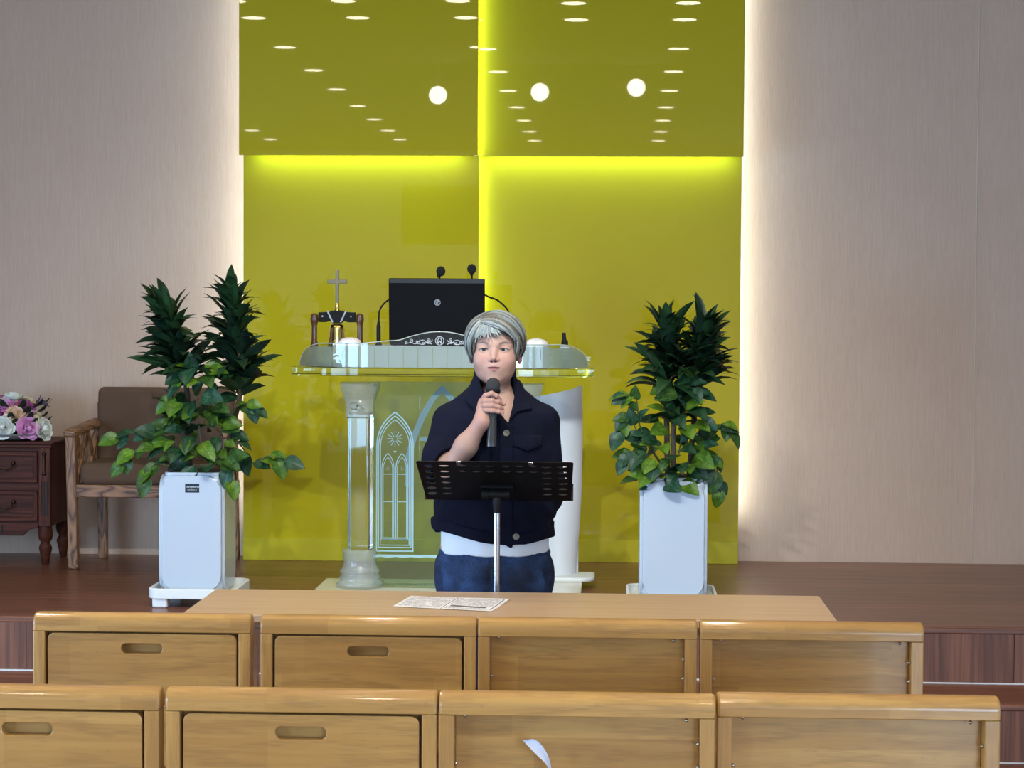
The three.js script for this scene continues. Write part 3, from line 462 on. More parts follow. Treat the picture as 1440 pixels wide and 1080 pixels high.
pottedPlant('plain white planter with two close dracaena crowns and bushy vine', [0.262, 0.4625, -7.83], 0.0, {
  crowns: [[-0.03, 0.79, 0.0, -0.03, 1.0, 0.0, -0.02, 115, 1.12], [0.09, 0.8, -0.01, 0.115, 1.0, -0.01, 0.06, 115, 1.12], [0.0, 0.66, 0.02, 0.02, 0.76, 0.02, 0.0, 50, 0.9]],
  mounds: [[40, -0.01, 0.54, 0.02, 0.15, 0.09, 0.12], [12, 0.03, 0.68, 0.03, 0.11, 0.06, 0.09], [6, 0.04, 0.8, 0.04, 0.06, 0.03, 0.05], [14, -0.03, 0.46, 0.07, 0.11, 0.04, 0.07]],
  trails: [[[-0.04, 0.5, 0.03], [-0.13, 0.66, 0.05], [-0.15, 0.77, 0.06], [-0.19, 0.78, 0.06]], [[-0.04, 0.5, 0.03], [-0.14, 0.64, 0.05], [-0.18, 0.7, 0.06], [-0.2, 0.64, 0.07]], [[-0.05, 0.5, 0.03], [-0.15, 0.56, 0.07], [-0.19, 0.53, 0.08]],
    [[0.06, 0.5, 0.02], [0.14, 0.62, 0.04], [0.19, 0.67, 0.04], [0.21, 0.64, 0.05]], [[0.06, 0.5, 0.02], [0.15, 0.55, 0.05], [0.17, 0.47, 0.06], [0.18, 0.42, 0.06]], [[0.02, 0.55, 0.02], [0.05, 0.75, 0.05], [0.07, 0.83, 0.05], [0.05, 0.85, 0.06]]],
});
// ---------------------------------------------------------------- crystal pulpit
const PX = -0.657, PZ = -8.13, PY = 0.41;
const acrylic = phy({ color: lin(0.97, 0.99, 0.97), roughness: 0.02, transmission: 1, thickness: 0.05, ior: 1.45, attenuationColor: lin(0.86, 0.95, 0.9), attenuationDistance: 0.6 });
const crystal = phy({ color: lin(0.82, 0.85, 0.84), roughness: 0.16, transmission: 0.78, thickness: 0, ior: 1.5 });
const sheetGlass = phy({ color: lin(0.8, 0.9, 0.86), roughness: 0.32, transmission: 1, thickness: 0, ior: 1.5 });
const clearSheet = phy({ color: lin(0.93, 0.96, 0.93), roughness: 0, transmission: 1, thickness: 0, ior: 1.5 });
const frost = phy({ color: lin(0.6, 0.61, 0.61), roughness: 0.85, transmission: 0.4, thickness: 0 });
const hazy = phy({ color: lin(0.78, 0.8, 0.79), roughness: 0.5, transmission: 0.8, thickness: 0 });
const etch = phy({ color: lin(0.42, 0.62, 0.64), roughness: 0.8, transmission: 0.25, thickness: 0 });
const etchDark = phy({ color: lin(0.2, 0.31, 0.31), roughness: 0.8, transmission: 0.3, thickness: 0 });
const etchWhite = std({ color: lin(0.55, 0.56, 0.56), roughness: 0.8 });
{
  const t = thing('crystal_pulpit', 'clear crystal pulpit with etched church windows behind the speaker', 'pulpit', [PX, PY, PZ]);
  obj('base_plate', ext(roundRect(1.07, 0.5, 0.02), 0.03, 0.005, 10).rotateX(-Math.PI / 2).translate(0.03, 0, 0.0), phy({ color: lin(0.74, 0.7, 0.58), roughness: 0.25, clearcoat: 0.3, clearcoatRoughness: 0.1 }), t);
  for (const s of [-1, 1]) {
    const x = s * 0.331, c = obj('column', at(box(0.092, 0.56, 0.092, 0.012, 3), x, 0.46, 0.0, 0, 0.12 * s), acrylic, t);
    obj('capital', at(lathe([[0, 0.86], [0.104, 0.86], [0.106, 0.852], [0.1, 0.848], [0.103, 0.838], [0.096, 0.832], [0.098, 0.823], [0.09, 0.816], [0.091, 0.807], [0.083, 0.799], [0.084, 0.79], [0.077, 0.782], [0.0745, 0.745], [0.076, 0.735], [0.073, 0.73], [0.077, 0.722], [0.072, 0.716], [0, 0.716]], 4).rotateY(Math.PI / 4), x, 0, 0), crystal, c);
    obj('scroll', [0, 1, 2].map((k) => at(new THREE.TorusGeometry(0.014 - k * 0.004, 0.003, 6, 16), x - 0.02 + k * 0.018, 0.765 - k * 0.008, 0.052)), acrylic, c);
    obj('column_base', at(lathe([[0, 0.031], [0.098, 0.031], [0.1, 0.05], [0.09, 0.058], [0.084, 0.062], [0.088, 0.072], [0.078, 0.082], [0.082, 0.092], [0.085, 0.1], [0.074, 0.11], [0.068, 0.125], [0.07, 0.16], [0.074, 0.178], [0.073, 0.184], [0, 0.184]], 8).rotateY(Math.PI / 8), x, 0, 0), crystal, c);
  }
  // etched front sheet
  const gl = obj('front_glass', bx(-0.281, 0.281, 0.035, 0.862, -0.006, 0.006), sheetGlass, t), zf = 0.0065;
  const E = (shape, m, name) => obj(name, ext(shape, 0.0012, 0, 24).translate(0, 0, zf), m, gl);
  const arch = (hw, y0, ys, ya) => { const s = new THREE.Shape(); s.moveTo(-hw, y0); s.lineTo(hw, y0); s.lineTo(hw, ys); s.quadraticCurveTo(hw, lerp(ys, ya, 0.62), 0, ya); s.quadraticCurveTo(-hw, lerp(ys, ya, 0.62), -hw, ys); s.lineTo(-hw, y0); return s; };
  const archAt = (cx, hw, y0, ys, ya) => { const s = arch(hw, y0, ys, ya); return poly(s.getPoints(24).map((p) => [p.x + cx, p.y])); };
  const ring = (cx, cy, r0, r1) => { const s = new THREE.Shape(); s.absarc(cx, cy, r1, 0, 6.2832); const h = new THREE.Path(); h.absarc(cx, cy, r0, 0, 6.2832, true); s.holes.push(h); return s; };
  const rc = (x0, x1, y0, y1) => poly([[x0, y0], [x1, y0], [x1, y1], [x0, y1]]);
  const frame = (cx, hw, y0, ys, ya, w) => { const s = archAt(cx, hw, y0, ys, ya); s.holes.push(archAt(cx, hw - w, y0 + w, ys, ya - w * 1.25)); return s; };
  { // the great pointed arch with a cross
    const pts = [[-0.15, 0.44], [-0.148, 0.56], [-0.128, 0.635], [-0.09, 0.73], [-0.045, 0.805], [0, 0.85]], inn = [[-0.122, 0.44], [-0.121, 0.56], [-0.102, 0.635], [-0.066, 0.72], [-0.028, 0.79], [0, 0.818]];
    const o = [...pts, ...pts.slice(0, -1).reverse().map(([x, y]) => [-x, y])], i = [...inn, ...inn.slice(0, -1).reverse().map(([x, y]) => [-x, y])];
    E(poly([...o, ...i.reverse()]), etchDark, 'etched_arch');
    E(poly([[-0.09, 0.632], [-0.084, 0.64], [-0.02, 0.643], [-0.02, 0.76], [0.02, 0.76], [0.02, 0.643], [0.09, 0.64], [0.09, 0.628], [0.02, 0.622], [0.02, 0.35], [-0.02, 0.35], [-0.02, 0.622], [-0.086, 0.625]]), etchDark, 'etched_cross');
  }
  for (const s of [-1, 1]) {
    const c = s * 0.19, g = [];
    const add = (sh) => g.push(ext(sh, 0.0012, 0, 16).translate(0, 0, zf + 0.0002));
    add(frame(c, 0.076, 0.175, 0.6, 0.742, 0.005)); add(frame(c, 0.068, 0.19, 0.6, 0.726, 0.004)); add(frame(c, 0.06, 0.2, 0.6, 0.71, 0.003));
    add(ring(c, 0.632, 0.031, 0.036)); add(ring(c, 0.632, 0.024, 0.026)); add(ring(c, 0.632, 0.006, 0.009));
    for (let k = 0; k < 12; k++) { const a = k * Math.PI / 6, q = ext(rc(0.009, 0.031, -0.0011, 0.0011), 0.0012).rotateZ(a); g.push(q.translate(c, 0.632, zf + 0.0002)); }
    for (const [dx, dy] of [[-0.048, 0.63], [0.048, 0.63], [-0.045, 0.6], [0.045, 0.6]]) { add(ring(c + dx, dy, 0.005, 0.008)); add(ring(c + dx * 0.93, dy - 0.012, 0.003, 0.0055)); }
    add(poly([[c - 0.006, 0.583], [c + 0.006, 0.583], [c, 0.574]]));
    for (const k of [-1, 1]) { const d = c + k * 0.0285;
      add(frame(d, 0.026, 0.225, 0.51, 0.575, 0.003)); add(frame(d, 0.02, 0.23, 0.508, 0.558, 0.0022)); add(ring(d, 0.51, 0.009, 0.0115)); add(rc(d - 0.009, d + 0.009, 0.5092, 0.5112)); add(rc(d - 0.001, d + 0.001, 0.501, 0.519)); add(rc(d - 0.02, d + 0.02, 0.487, 0.4895)); add(rc(d - 0.02, d + 0.02, 0.376, 0.3785)); }
    add(rc(c - 0.058, c + 0.058, 0.224, 0.227));
    for (let k = 0; k < 4; k++) { add(ring(c - 0.042 + k * 0.028, 0.211, 0.005, 0.008)); add(ring(c - 0.03 + k * 0.028, 0.209, 0.002, 0.0045)); }
    obj('etched_window', g, etch, gl);
  }
  E(poly([...Array(19)].map((_, k) => [-0.278 + k * 0.0309, 0.15 + (k % 2) * 0.004]).concat([[0.278, 0.163], [-0.278, 0.163]])), etch, 'etched_band');
  obj('edge_channel', bx(-0.281, 0.281, 0.03, 0.045, -0.02, 0.02, 0.004), acrylic, t);
  // top slab, with a bowed front edge
  const top = new THREE.Shape(); top.moveTo(-0.61, -0.2); top.lineTo(0.61, -0.2); top.lineTo(0.61, 0.02); top.quadraticCurveTo(0.55, 0.13, 0.3, 0.155); top.quadraticCurveTo(0, 0.185, -0.3, 0.155); top.quadraticCurveTo(-0.55, 0.13, -0.61, 0.02); top.lineTo(-0.61, -0.2);
  obj('top_slab', ext(top, 0.034, 0.004, 20).rotateX(Math.PI / 2).translate(0, 0.922, 0), acrylic, t);
  // bent front rail: clear arched sheet with a frosted lower band
  const curveX = (s) => { const a = s * 0.588; return [a, 0.14 - 0.17 * Math.pow(Math.abs(s), 5) - 0.02 * s * s]; };
  const strip = (y0f, y1f, s0, s1, n, th, zoff = 0) => {
    const P = [], U = [], I = []; for (let i = 0; i <= n; i++) { const s = lerp(s0, s1, i / n), [x, z0] = curveX(s), z = z0 + zoff; P.push(x, y0f(s), z, x, y1f(s), z, x, y1f(s), z - th, x, y0f(s), z - th); U.push(s, 0, s, 1, s, 1, s, 0); if (i < n) { const a = i * 4; for (let k = 0; k < 4; k++) { const b = (k + 1) % 4; I.push(a + k, a + 4 + k, a + 4 + b, a + k, a + 4 + b, a + b); } } }
    I.push(0, 1, 2, 0, 2, 3); const e = n * 4; I.push(e, e + 2, e + 1, e, e + 3, e + 2);
    const g = new THREE.BufferGeometry(); g.setAttribute('position', new THREE.Float32BufferAttribute(P, 3)); g.setAttribute('uv', new THREE.Float32BufferAttribute(U, 2)); g.setIndex(I); const q = g.toNonIndexed(); q.computeVertexNormals(); return q;
  };
  const yTop = (s) => { const a = Math.abs(s); return a < 0.28 ? 1.03 + 0.036 * Math.cos(a / 0.28 * Math.PI / 2) * 1.0 : lerp(1.03, 1.016, smooth(0.28, 0.6, a)) - 0.086 * (1 - Math.sqrt(1 - Math.pow(clamp((a - 0.8) / 0.2), 2))); };
  const rail = obj('front_rail', strip(() => 0.923, yTop, -1, 1, 90, 0.006), clearSheet, t);
  obj('rail_edge', [tube([...Array(61)].map((_, i) => { const s = i / 30 - 1, [x, z] = curveX(s); return [x, yTop(s), z - 0.003]; }), 0.0022, 120, 6)], phy({ color: lin(0.5, 0.52, 0.46), roughness: 0.15, clearcoat: 1 }), rail);
  for (let k = 0; k < 15; k++) { const s0 = -0.74 + k * 0.0987; obj('frosted_sheet', strip(() => 0.923, (s) => Math.min(1.007, yTop(s) - 0.006), s0 + 0.0012, s0 + 0.0975, 4, 0.003, -0.008), k < 2 || k > 12 ? hazy : frost, t); }
  for (const s of [-1, 1]) obj('frosted_end', strip(() => 0.923, (q) => Math.min(1.003, yTop(q) - 0.006), s < 0 ? -0.99 : 0.742, s < 0 ? -0.742 : 0.99, 16, 0.003, -0.008), phy({ color: lin(0.72, 0.75, 0.72), roughness: 0.55, transmission: 0.75, thickness: 0 }), t);
  obj('reading_board', [bx(-0.33, 0.33, 1.0, 1.008, -0.19, 0.1, 0.003), bx(-0.33, -0.32, 0.922, 1.0, -0.19, 0.1, 0.002), bx(0.32, 0.33, 0.922, 1.0, -0.19, 0.1, 0.002)], std({ color: lin(0.6, 0.6, 0.6), roughness: 0.6 }), t);
  { // scroll ornament etched on the arched middle of the rail
    const g = [], z = 0.1425, y0 = 1.026, L = (pts, r = 0.0012) => g.push(tube(pts.map(([x, y]) => [x, y, z]), r, 24, 5));
    g.push(at(new THREE.TorusGeometry(0.0165, 0.0014, 6, 32), 0, y0 + 0.004, z)); L([[-0.008, y0 - 0.006], [-0.006, y0 + 0.01], [0, y0 + 0.015], [0.006, y0 + 0.01], [0.008, y0 - 0.006]], 0.0015); L([[-0.007, y0 - 0.008], [0, y0 + 0.003], [0.007, y0 - 0.008]], 0.002);
    for (const s of [-1, 1]) {
      const sp = (cx, cy, r, dir, turns = 1.4) => L([...Array(20)].map((_, i) => { const u = i / 19, a = dir * u * turns * 6.28 + 1; return [s * (cx + r * (1 - u * 0.85) * Math.cos(a)), cy + r * (1 - u * 0.85) * Math.sin(a)]; }));
      L([[s * 0.028, y0 + 0.008], [s * 0.045, y0 - 0.008], [s * 0.062, y0 + 0.006], [s * 0.08, y0 + 0.004], [s * 0.095, y0 - 0.009], [s * 0.115, y0 - 0.004], [s * 0.138, y0 - 0.01]]);
      L([[s * 0.03, y0 - 0.01], [s * 0.05, y0 - 0.002], [s * 0.066, y0 - 0.011], [s * 0.08, y0 - 0.009]], 0.0018);
      sp(0.044, y0 + 0.005, 0.008, 1); sp(0.085, y0 - 0.002, 0.009, -1); sp(0.112, y0 + 0.002, 0.008, 1); sp(0.062, y0 - 0.006, 0.006, -1); sp(0.132, y0 - 0.003, 0.006, -1);
    }
    obj('etched_scrollwork', g, etchWhite, rail);
  }
}
{ // white lectern shell behind the pulpit
  const t = thing('white_lectern', 'white curved lectern shell standing behind the crystal pulpit', 'lectern', [-0.23, 0.44, -8.5]);
  const P = [], I = [], n = 28, m = 24, th = 0.012;
  const xr = (v) => 0.128 + 0.008 * Math.sin(v * 2.6) - 0.018 * Math.pow(1 - v, 3) * 1.2;
  for (let j = 0; j <= m; j++) for (let i = 0; i <= n; i++) { const v = j / m, u = i / n * 2 - 1, x = xr(v) * Math.sin(u * 1.35) / Math.sin(1.35) * 1.0 - 0.0, z = 0.1 * Math.cos(u * 1.35), yt = 0.775 + 0.035 * u; P.push(x, v * yt, z); }
  for (let j = 0; j < m; j++) for (let i = 0; i < n; i++) { const a = j * (n + 1) + i; I.push(a, a + 1, a + n + 2, a, a + n + 2, a + n + 1); }
  const g = new THREE.BufferGeometry(); g.setAttribute('position', new THREE.Float32BufferAttribute(P, 3)); g.setIndex(I); g.computeVertexNormals();
  const gi = g.clone(); const pp = gi.attributes.position; for (let i = 0; i < pp.count; i++) pp.setXYZ(i, pp.getX(i) * 0.93, pp.getY(i), pp.getZ(i) - th); gi.setIndex([...gi.index.array].reverse()); gi.computeVertexNormals();
  obj('shell', [g, gi], phy({ color: lin(0.78, 0.77, 0.8), roughness: 0.35, side: THREE.DoubleSide }), t);
  obj('back_plate', bx(-0.12, 0.12, 0, 0.74, -0.01, 0.0, 0.003), M.plasticWhite, t);
  obj('foot_plate', ext(roundRect(0.34, 0.2, [0.06, 0.06, 0.02, 0.02]), 0.018, 0.006, 10).rotateX(-Math.PI / 2).translate(0.02, 0.0, 0.06), M.plasticWhite, t);
}
const SLAB = PY + 0.922 + 0.0005, BOARD = PY + 1.008 + 0.0005;
{ // bell with a cross
  const t = thing('desk_bell', 'small golden bell in a dark yoke topped with a cross', 'bell', [-1.092, SLAB, -8.195]);
  obj('bell_cup', at(lathe([[0.0, 0.17], [0.012, 0.17], [0.026, 0.166], [0.031, 0.15], [0.033, 0.12], [0.038, 0.09], [0.048, 0.065], [0.058, 0.052], [0.059, 0.046], [0.054, 0.05], [0.03, 0.1], [0, 0.15]], 36), 0, 0, 0), M.gold, t);
  obj('yoke', ext(poly([[-0.075, 0.177], [-0.045, 0.177], [-0.03, 0.183], [-0.016, 0.172], [0.016, 0.172], [0.03, 0.183], [0.045, 0.177], [0.075, 0.177], [0.075, 0.217], [0.03, 0.219], [0.024, 0.224], [-0.024, 0.224], [-0.03, 0.219], [-0.075, 0.217]]), 0.03, 0.003).translate(0, 0, -0.015), M.blackMetal, t);
  for (const s of [-1, 1]) {
    obj('yoke_strap', bar([s * 0.038, 0.224, 0.017], [s * 0.016, 0.176, 0.017], 0.007, 0.003, 0.001), M.steel, t);
    obj('post', at(lathe([[0.02, 0], [0.02, 0.008], [0.013, 0.014], [0.012, 0.05], [0.016, 0.07], [0.012, 0.09], [0.011, 0.15], [0.015, 0.165], [0.017, 0.18], [0.014, 0.186], [0.017, 0.192], [0.009, 0.2], [0, 0.202]], 20), s * 0.093, 0.012, 0), phy({ color: lin(0.09, 0.032, 0.012), roughness: 0.3, clearcoat: 0.4 }), t);
    obj('bolt', at(new THREE.SphereGeometry(0.006, 12, 8), s * 0.058, 0.2, 0.015), M.steel, t);
  }
  obj('plinth', bx(-0.12, 0.12, 0, 0.013, -0.045, 0.045, 0.004), M.blackMetal, t);
  const bronze = std({ color: lin(0.2, 0.17, 0.12), roughness: 0.35, metalness: 1 });
  obj('cross', ext(poly([[-0.007, 0.232], [0.007, 0.232], [0.0075, 0.333], [0.04, 0.334], [0.04, 0.349], [0.0075, 0.35], [0.007, 0.388], [-0.007, 0.388], [-0.0075, 0.35], [-0.04, 0.349], [-0.04, 0.334], [-0.0075, 0.333]]), 0.01, 0.0015).translate(0, 0, -0.005), bronze, t);
  obj('cross_foot', at(lathe([[0, 0], [0.012, 0], [0.012, 0.004], [0.008, 0.01], [0.01, 0.018], [0.007, 0.03], [0, 0.034]], 20), 0, 0.223, 0), M.gold, t);
}
for (const [x, mark, label] of [[-1.025, 'O', 'white domed canister marked with a ring, beside the golden bell'], [-0.277, 'I', 'white domed canister marked with a short stroke, beside the spray bottle']]) {
  const t = thing('domed_canister', label, 'canister', [x, SLAB, -8.077], 0, 'white canisters behind the pulpit rail');
  obj('body', lathe([[0, 0], [0.044, 0], [0.047, 0.004], [0.048, 0.088], [0.046, 0.096], [0, 0.096]], 36), std({ color: lin(0.8, 0.76, 0.76), roughness: 0.4 }), t);
  obj('dome_lid', at(lathe([[0.046, 0], [0.043, 0.009], [0.03, 0.018], [0.012, 0.0225], [0, 0.023]], 36), 0, 0.095, 0), std({ color: lin(0.84, 0.76, 0.76), roughness: 0.4 }), t);
  obj('power_mark', mark === 'O' ? at(new THREE.TorusGeometry(0.016, 0.0018, 8, 32).scale(0.85, 1.5, 1), -0.012, 0.05, 0.0475) : at(box(0.003, 0.04, 0.002, 0.0008), 0.018, 0.055, 0.0452, 0, 0.38), std({ color: lin(0.06, 0.08, 0.16), roughness: 0.5 }), t);
}
{ // laptop, its lid's back to the room
  const t = thing('laptop', 'open black laptop on the pulpit, lid back towards the room', 'laptop', [-0.677, BOARD, -8.2]);
  obj('keyboard_base', bx(-0.19, 0.19, 0, 0.022, -0.12, 0.09, 0.006), M.black, t);
  const lid = obj('lid', at(box(0.385, 0.262, 0.012, 0.006, 3), 0, 0.131, 0), phy({ color: lin(0.006, 0.006, 0.007), roughness: 0.7, specularIntensity: 0.12 }), t); lid.position.set(0, 0.0085, 0.1); lid.rotation.x = 0.1;
  obj('lid_band', bx(-0.19, 0.19, 0.243, 0.26, 0.0055, 0.0068, 0.0004), std({ color: lin(0.014, 0.015, 0.016), roughness: 0.5 }), lid);
  const cv = document.createElement('canvas'); cv.width = cv.height = 128; const c = cv.getContext('2d'); c.fillStyle = '#0d0d0f'; c.fillRect(0, 0, 128, 128); c.fillStyle = '#8d9194'; c.beginPath(); c.arc(64, 64, 60, 0, 7); c.fill(); c.fillStyle = '#15161a'; c.font = 'italic bold 84px sans-serif'; c.textAlign = 'center'; c.fillText('hp', 62, 88);
  const tx = new THREE.CanvasTexture(cv); tx.colorSpace = THREE.SRGBColorSpace;
  obj('lid_emblem', at(new THREE.CircleGeometry(0.0135, 32), 0.003, 0.166, 0.0063), std({ map: tx, roughness: 0.35, metalness: 0.3 }), lid).userData.label = 'round silver emblem with two slanted letters';
}
{
  const mic = (label, base, pts, head, dir) => {
    const t = thing('gooseneck_microphone', label, 'microphone', base, 0, 'gooseneck microphones on the pulpit');
    obj('base', lathe([[0, 0], [0.014, 0], [0.014, 0.004], [0.0085, 0.008], [0.0085, 0.075], [0.005, 0.095], [0, 0.095]], 20), M.black, t);
    obj('neck', tube(pts, 0.0035, 40, 8), M.black, t);
    obj('foam_head', at(new THREE.SphereGeometry(0.019, 20, 16).scale(1, 1.1, 0.8), ...head), std({ color: lin(0.008, 0.008, 0.008), roughness: 1 }), t);
    obj('collar', at(cyl(0.006, 0.008, 0.014, 12), head[0] + dir * 0.008, head[1] - 0.02, head[2] + 0.006), M.blackMetal, t);
  };
  mic('black gooseneck microphone rising beside the laptop towards the bell side', [-0.915, BOARD, -8.125], [[0, 0.09, 0], [0.004, 0.14, 0], [0.03, 0.178, -0.03], [0.08, 0.19, -0.12], [0.17, 0.22, -0.2], [0.222, 0.262, -0.225], [0.229, 0.285, -0.22]], [0.232, 0.302, -0.22], -1);
  mic('black gooseneck microphone curving out above the speaker\'s hair from behind the laptop', [-0.385, BOARD, -8.16], [[0, 0.09, 0], [-0.01, 0.14, 0], [-0.05, 0.18, -0.03], [-0.1, 0.2, -0.1], [-0.155, 0.235, -0.17], [-0.168, 0.27, -0.19], [-0.17, 0.29, -0.185]], [-0.17, 0.312, -0.185], 0);
}
{
  const t = thing('spray_bottle', 'small clear bottle with black cap at the pulpit end', 'bottle', [-0.166, SLAB, -8.14]);
  obj('bottle_body', lathe([[0, 0], [0.019, 0], [0.021, 0.003], [0.021, 0.06], [0.018, 0.07], [0.021, 0.078], [0.02, 0.088], [0.012, 0.093], [0, 0.093]], 24), phy({ color: lin(0.72, 0.8, 0.86), roughness: 0.15, transmission: 0.55, thickness: 0 }), t);
  obj('paper_label', lathe([[0.0215, 0.062], [0.0215, 0.084]], 24), std({ color: lin(0.7, 0.7, 0.74), roughness: 0.7, side: THREE.DoubleSide }), t);
  obj('spray_cap', [at(cyl(0.014, 0.013, 0.018, 20), 0, 0.101, 0), at(cyl(0.009, 0.0075, 0.032, 16), -0.003, 0.125, 0, 0, 0, 0.08)], M.black, t);
}
{ // music stand between the table and the speaker
  const t = thing('music_stand', 'black perforated music stand on a steel pole before the speaker', 'music stand', [-0.325, 0, -6.1]);
  const s = poly([[-0.222, -0.1], [0.222, -0.1], [0.231, 0.13], [0.226, 0.136], [-0.231, 0.136], [-0.237, 0.13]]);
  const slot = (x, y, w = 0.03) => { const h = new THREE.Path(); h.setFromPoints([...Array(16)].map((_, i) => new THREE.Vector2(x + w / 2 * Math.cos(-i * Math.PI / 8), y + (x < -0.19 ? 0.0088 : 0.0055) * Math.sin(-i * Math.PI / 8)))); s.holes.push(h); };
  for (const x of [-0.201, -0.155, 0.15, 0.197]) for (let k = 0; k < 6; k++) slot(x, 0.108 - k * 0.034);
  for (const x of [-0.1, -0.06, -0.02, 0.03, 0.07, 0.11]) for (let k = 0; k < 2; k++) slot(x, 0.112 - k * 0.034, 0.026);
  const desk = new THREE.Group(); desk.name = 'desk'; desk.position.set(0, 1.043, 0.0); desk.rotation.x = 0.98; t.add(desk);
  obj('desk_plate', ext(s, 0.002, 0, 10), M.blackMetal, desk);
  obj('ledge', [bx(-0.228, 0.228, -0.103, -0.1, -0.05, 0.002, 0.001), bx(-0.228, 0.228, -0.103, -0.09, -0.052, -0.05, 0.001)], M.blackMetal, desk);
  for (const x of [-0.11, 0.105]) obj('page_clip', [bx(x - 0.007, x + 0.007, 0.118, 0.14, 0.002, 0.006, 0.001)], M.steel, desk);
  obj('bracket', [bx(-0.05, 0.05, -0.045, 0.0, 0.002, 0.014, 0.003)], M.blackMetal, desk);
  obj('hinge', [at(cyl(0.014, 0.014, 0.075, 20).rotateZ(Math.PI / 2), 0, 1.012, 0.012), at(cyl(0.017, 0.017, 0.018, 16).rotateZ(Math.PI / 2), -0.038, 1.012, 0.012)], M.blackMetal, t);
  obj('collar', at(lathe([[0.009, 0], [0.011, 0.002], [0.014, 0.03], [0.014, 0.045], [0.01, 0.05]], 20), 0, 0.955, 0.012), M.black, t);
  obj('pole', at(cyl(0.0095, 0.0095, 0.66, 20), 0, 0.63, 0.012), M.steel, t);
  obj('lower_tube', at(cyl(0.0125, 0.0125, 0.3, 20), 0, 0.2, 0.012), M.blackMetal, t);
  for (let k = 0; k < 3; k++) { const a = Math.PI + k * 2.0944; obj('leg', [bar([0, 0.22, 0.012], [0.2 * Math.sin(a), 0.008, 0.012 + 0.2 * Math.cos(a)], 0.016, 0.008)], M.blackMetal, t); }
}
// ---------------------------------------------------------------- signed distance modelling
const len3 = (x, y, z) => Math.sqrt(x * x + y * y + z * z);
const ell = (x, y, z, cx, cy, cz, rx, ry, rz) => { x -= cx; y -= cy; z -= cz; const k0 = len3(x / rx, y / ry, z / rz), k1 = len3(x / (rx * rx), y / (ry * ry), z / (rz * rz)); return k1 < 1e-9 ? -Math.min(rx, ry, rz) : k0 * (k0 - 1) / k1; };
const sph = (x, y, z, cx, cy, cz, r) => len3(x - cx, y - cy, z - cz) - r;
const cap = (x, y, z, a, b, r0, r1) => { const bx_ = b[0] - a[0], by = b[1] - a[1], bz = b[2] - a[2], px = x - a[0], py = y - a[1], pz = z - a[2], t = clamp((px * bx_ + py * by + pz * bz) / (bx_ * bx_ + by * by + bz * bz)); return len3(px - bx_ * t, py - by * t, pz - bz * t) - lerp(r0, r1, t); };
const smin = (a, b, k) => { const h = Math.max(k - Math.abs(a - b), 0) / k; return Math.min(a, b) - h * h * k * 0.25; };
const smax = (a, b, k) => -smin(-a, -b, k);
const polyDist = (x, y, P) => { let d = 1e9, s = 1; for (let i = 0, j = P.length - 1; i < P.length; j = i++) { const ex = P[j][0] - P[i][0], ey = P[j][1] - P[i][1], wx = x - P[i][0], wy = y - P[i][1], t = clamp((wx * ex + wy * ey) / (ex * ex + ey * ey)), qx = wx - ex * t, qy = wy - ey * t; d = Math.min(d, qx * qx + qy * qy); const c1 = y >= P[i][1], c2 = y < P[j][1], c3 = ex * wy > ey * wx; if ((c1 && c2 && c3) || (!c1 && !c2 && !c3)) s = -s; } return s * Math.sqrt(d); };
const curve1 = (pts) => (y) => { if (y <= pts[0][0]) return pts[0][1]; for (let i = 0; i + 1 < pts.length; i++) if (y <= pts[i + 1][0]) return lerp(pts[i][1], pts[i + 1][1], smooth(pts[i][0], pts[i + 1][0], y) * 0.5 + 0.5 * (y - pts[i][0]) / (pts[i + 1][0] - pts[i][0])); return pts[pts.length - 1][1]; };
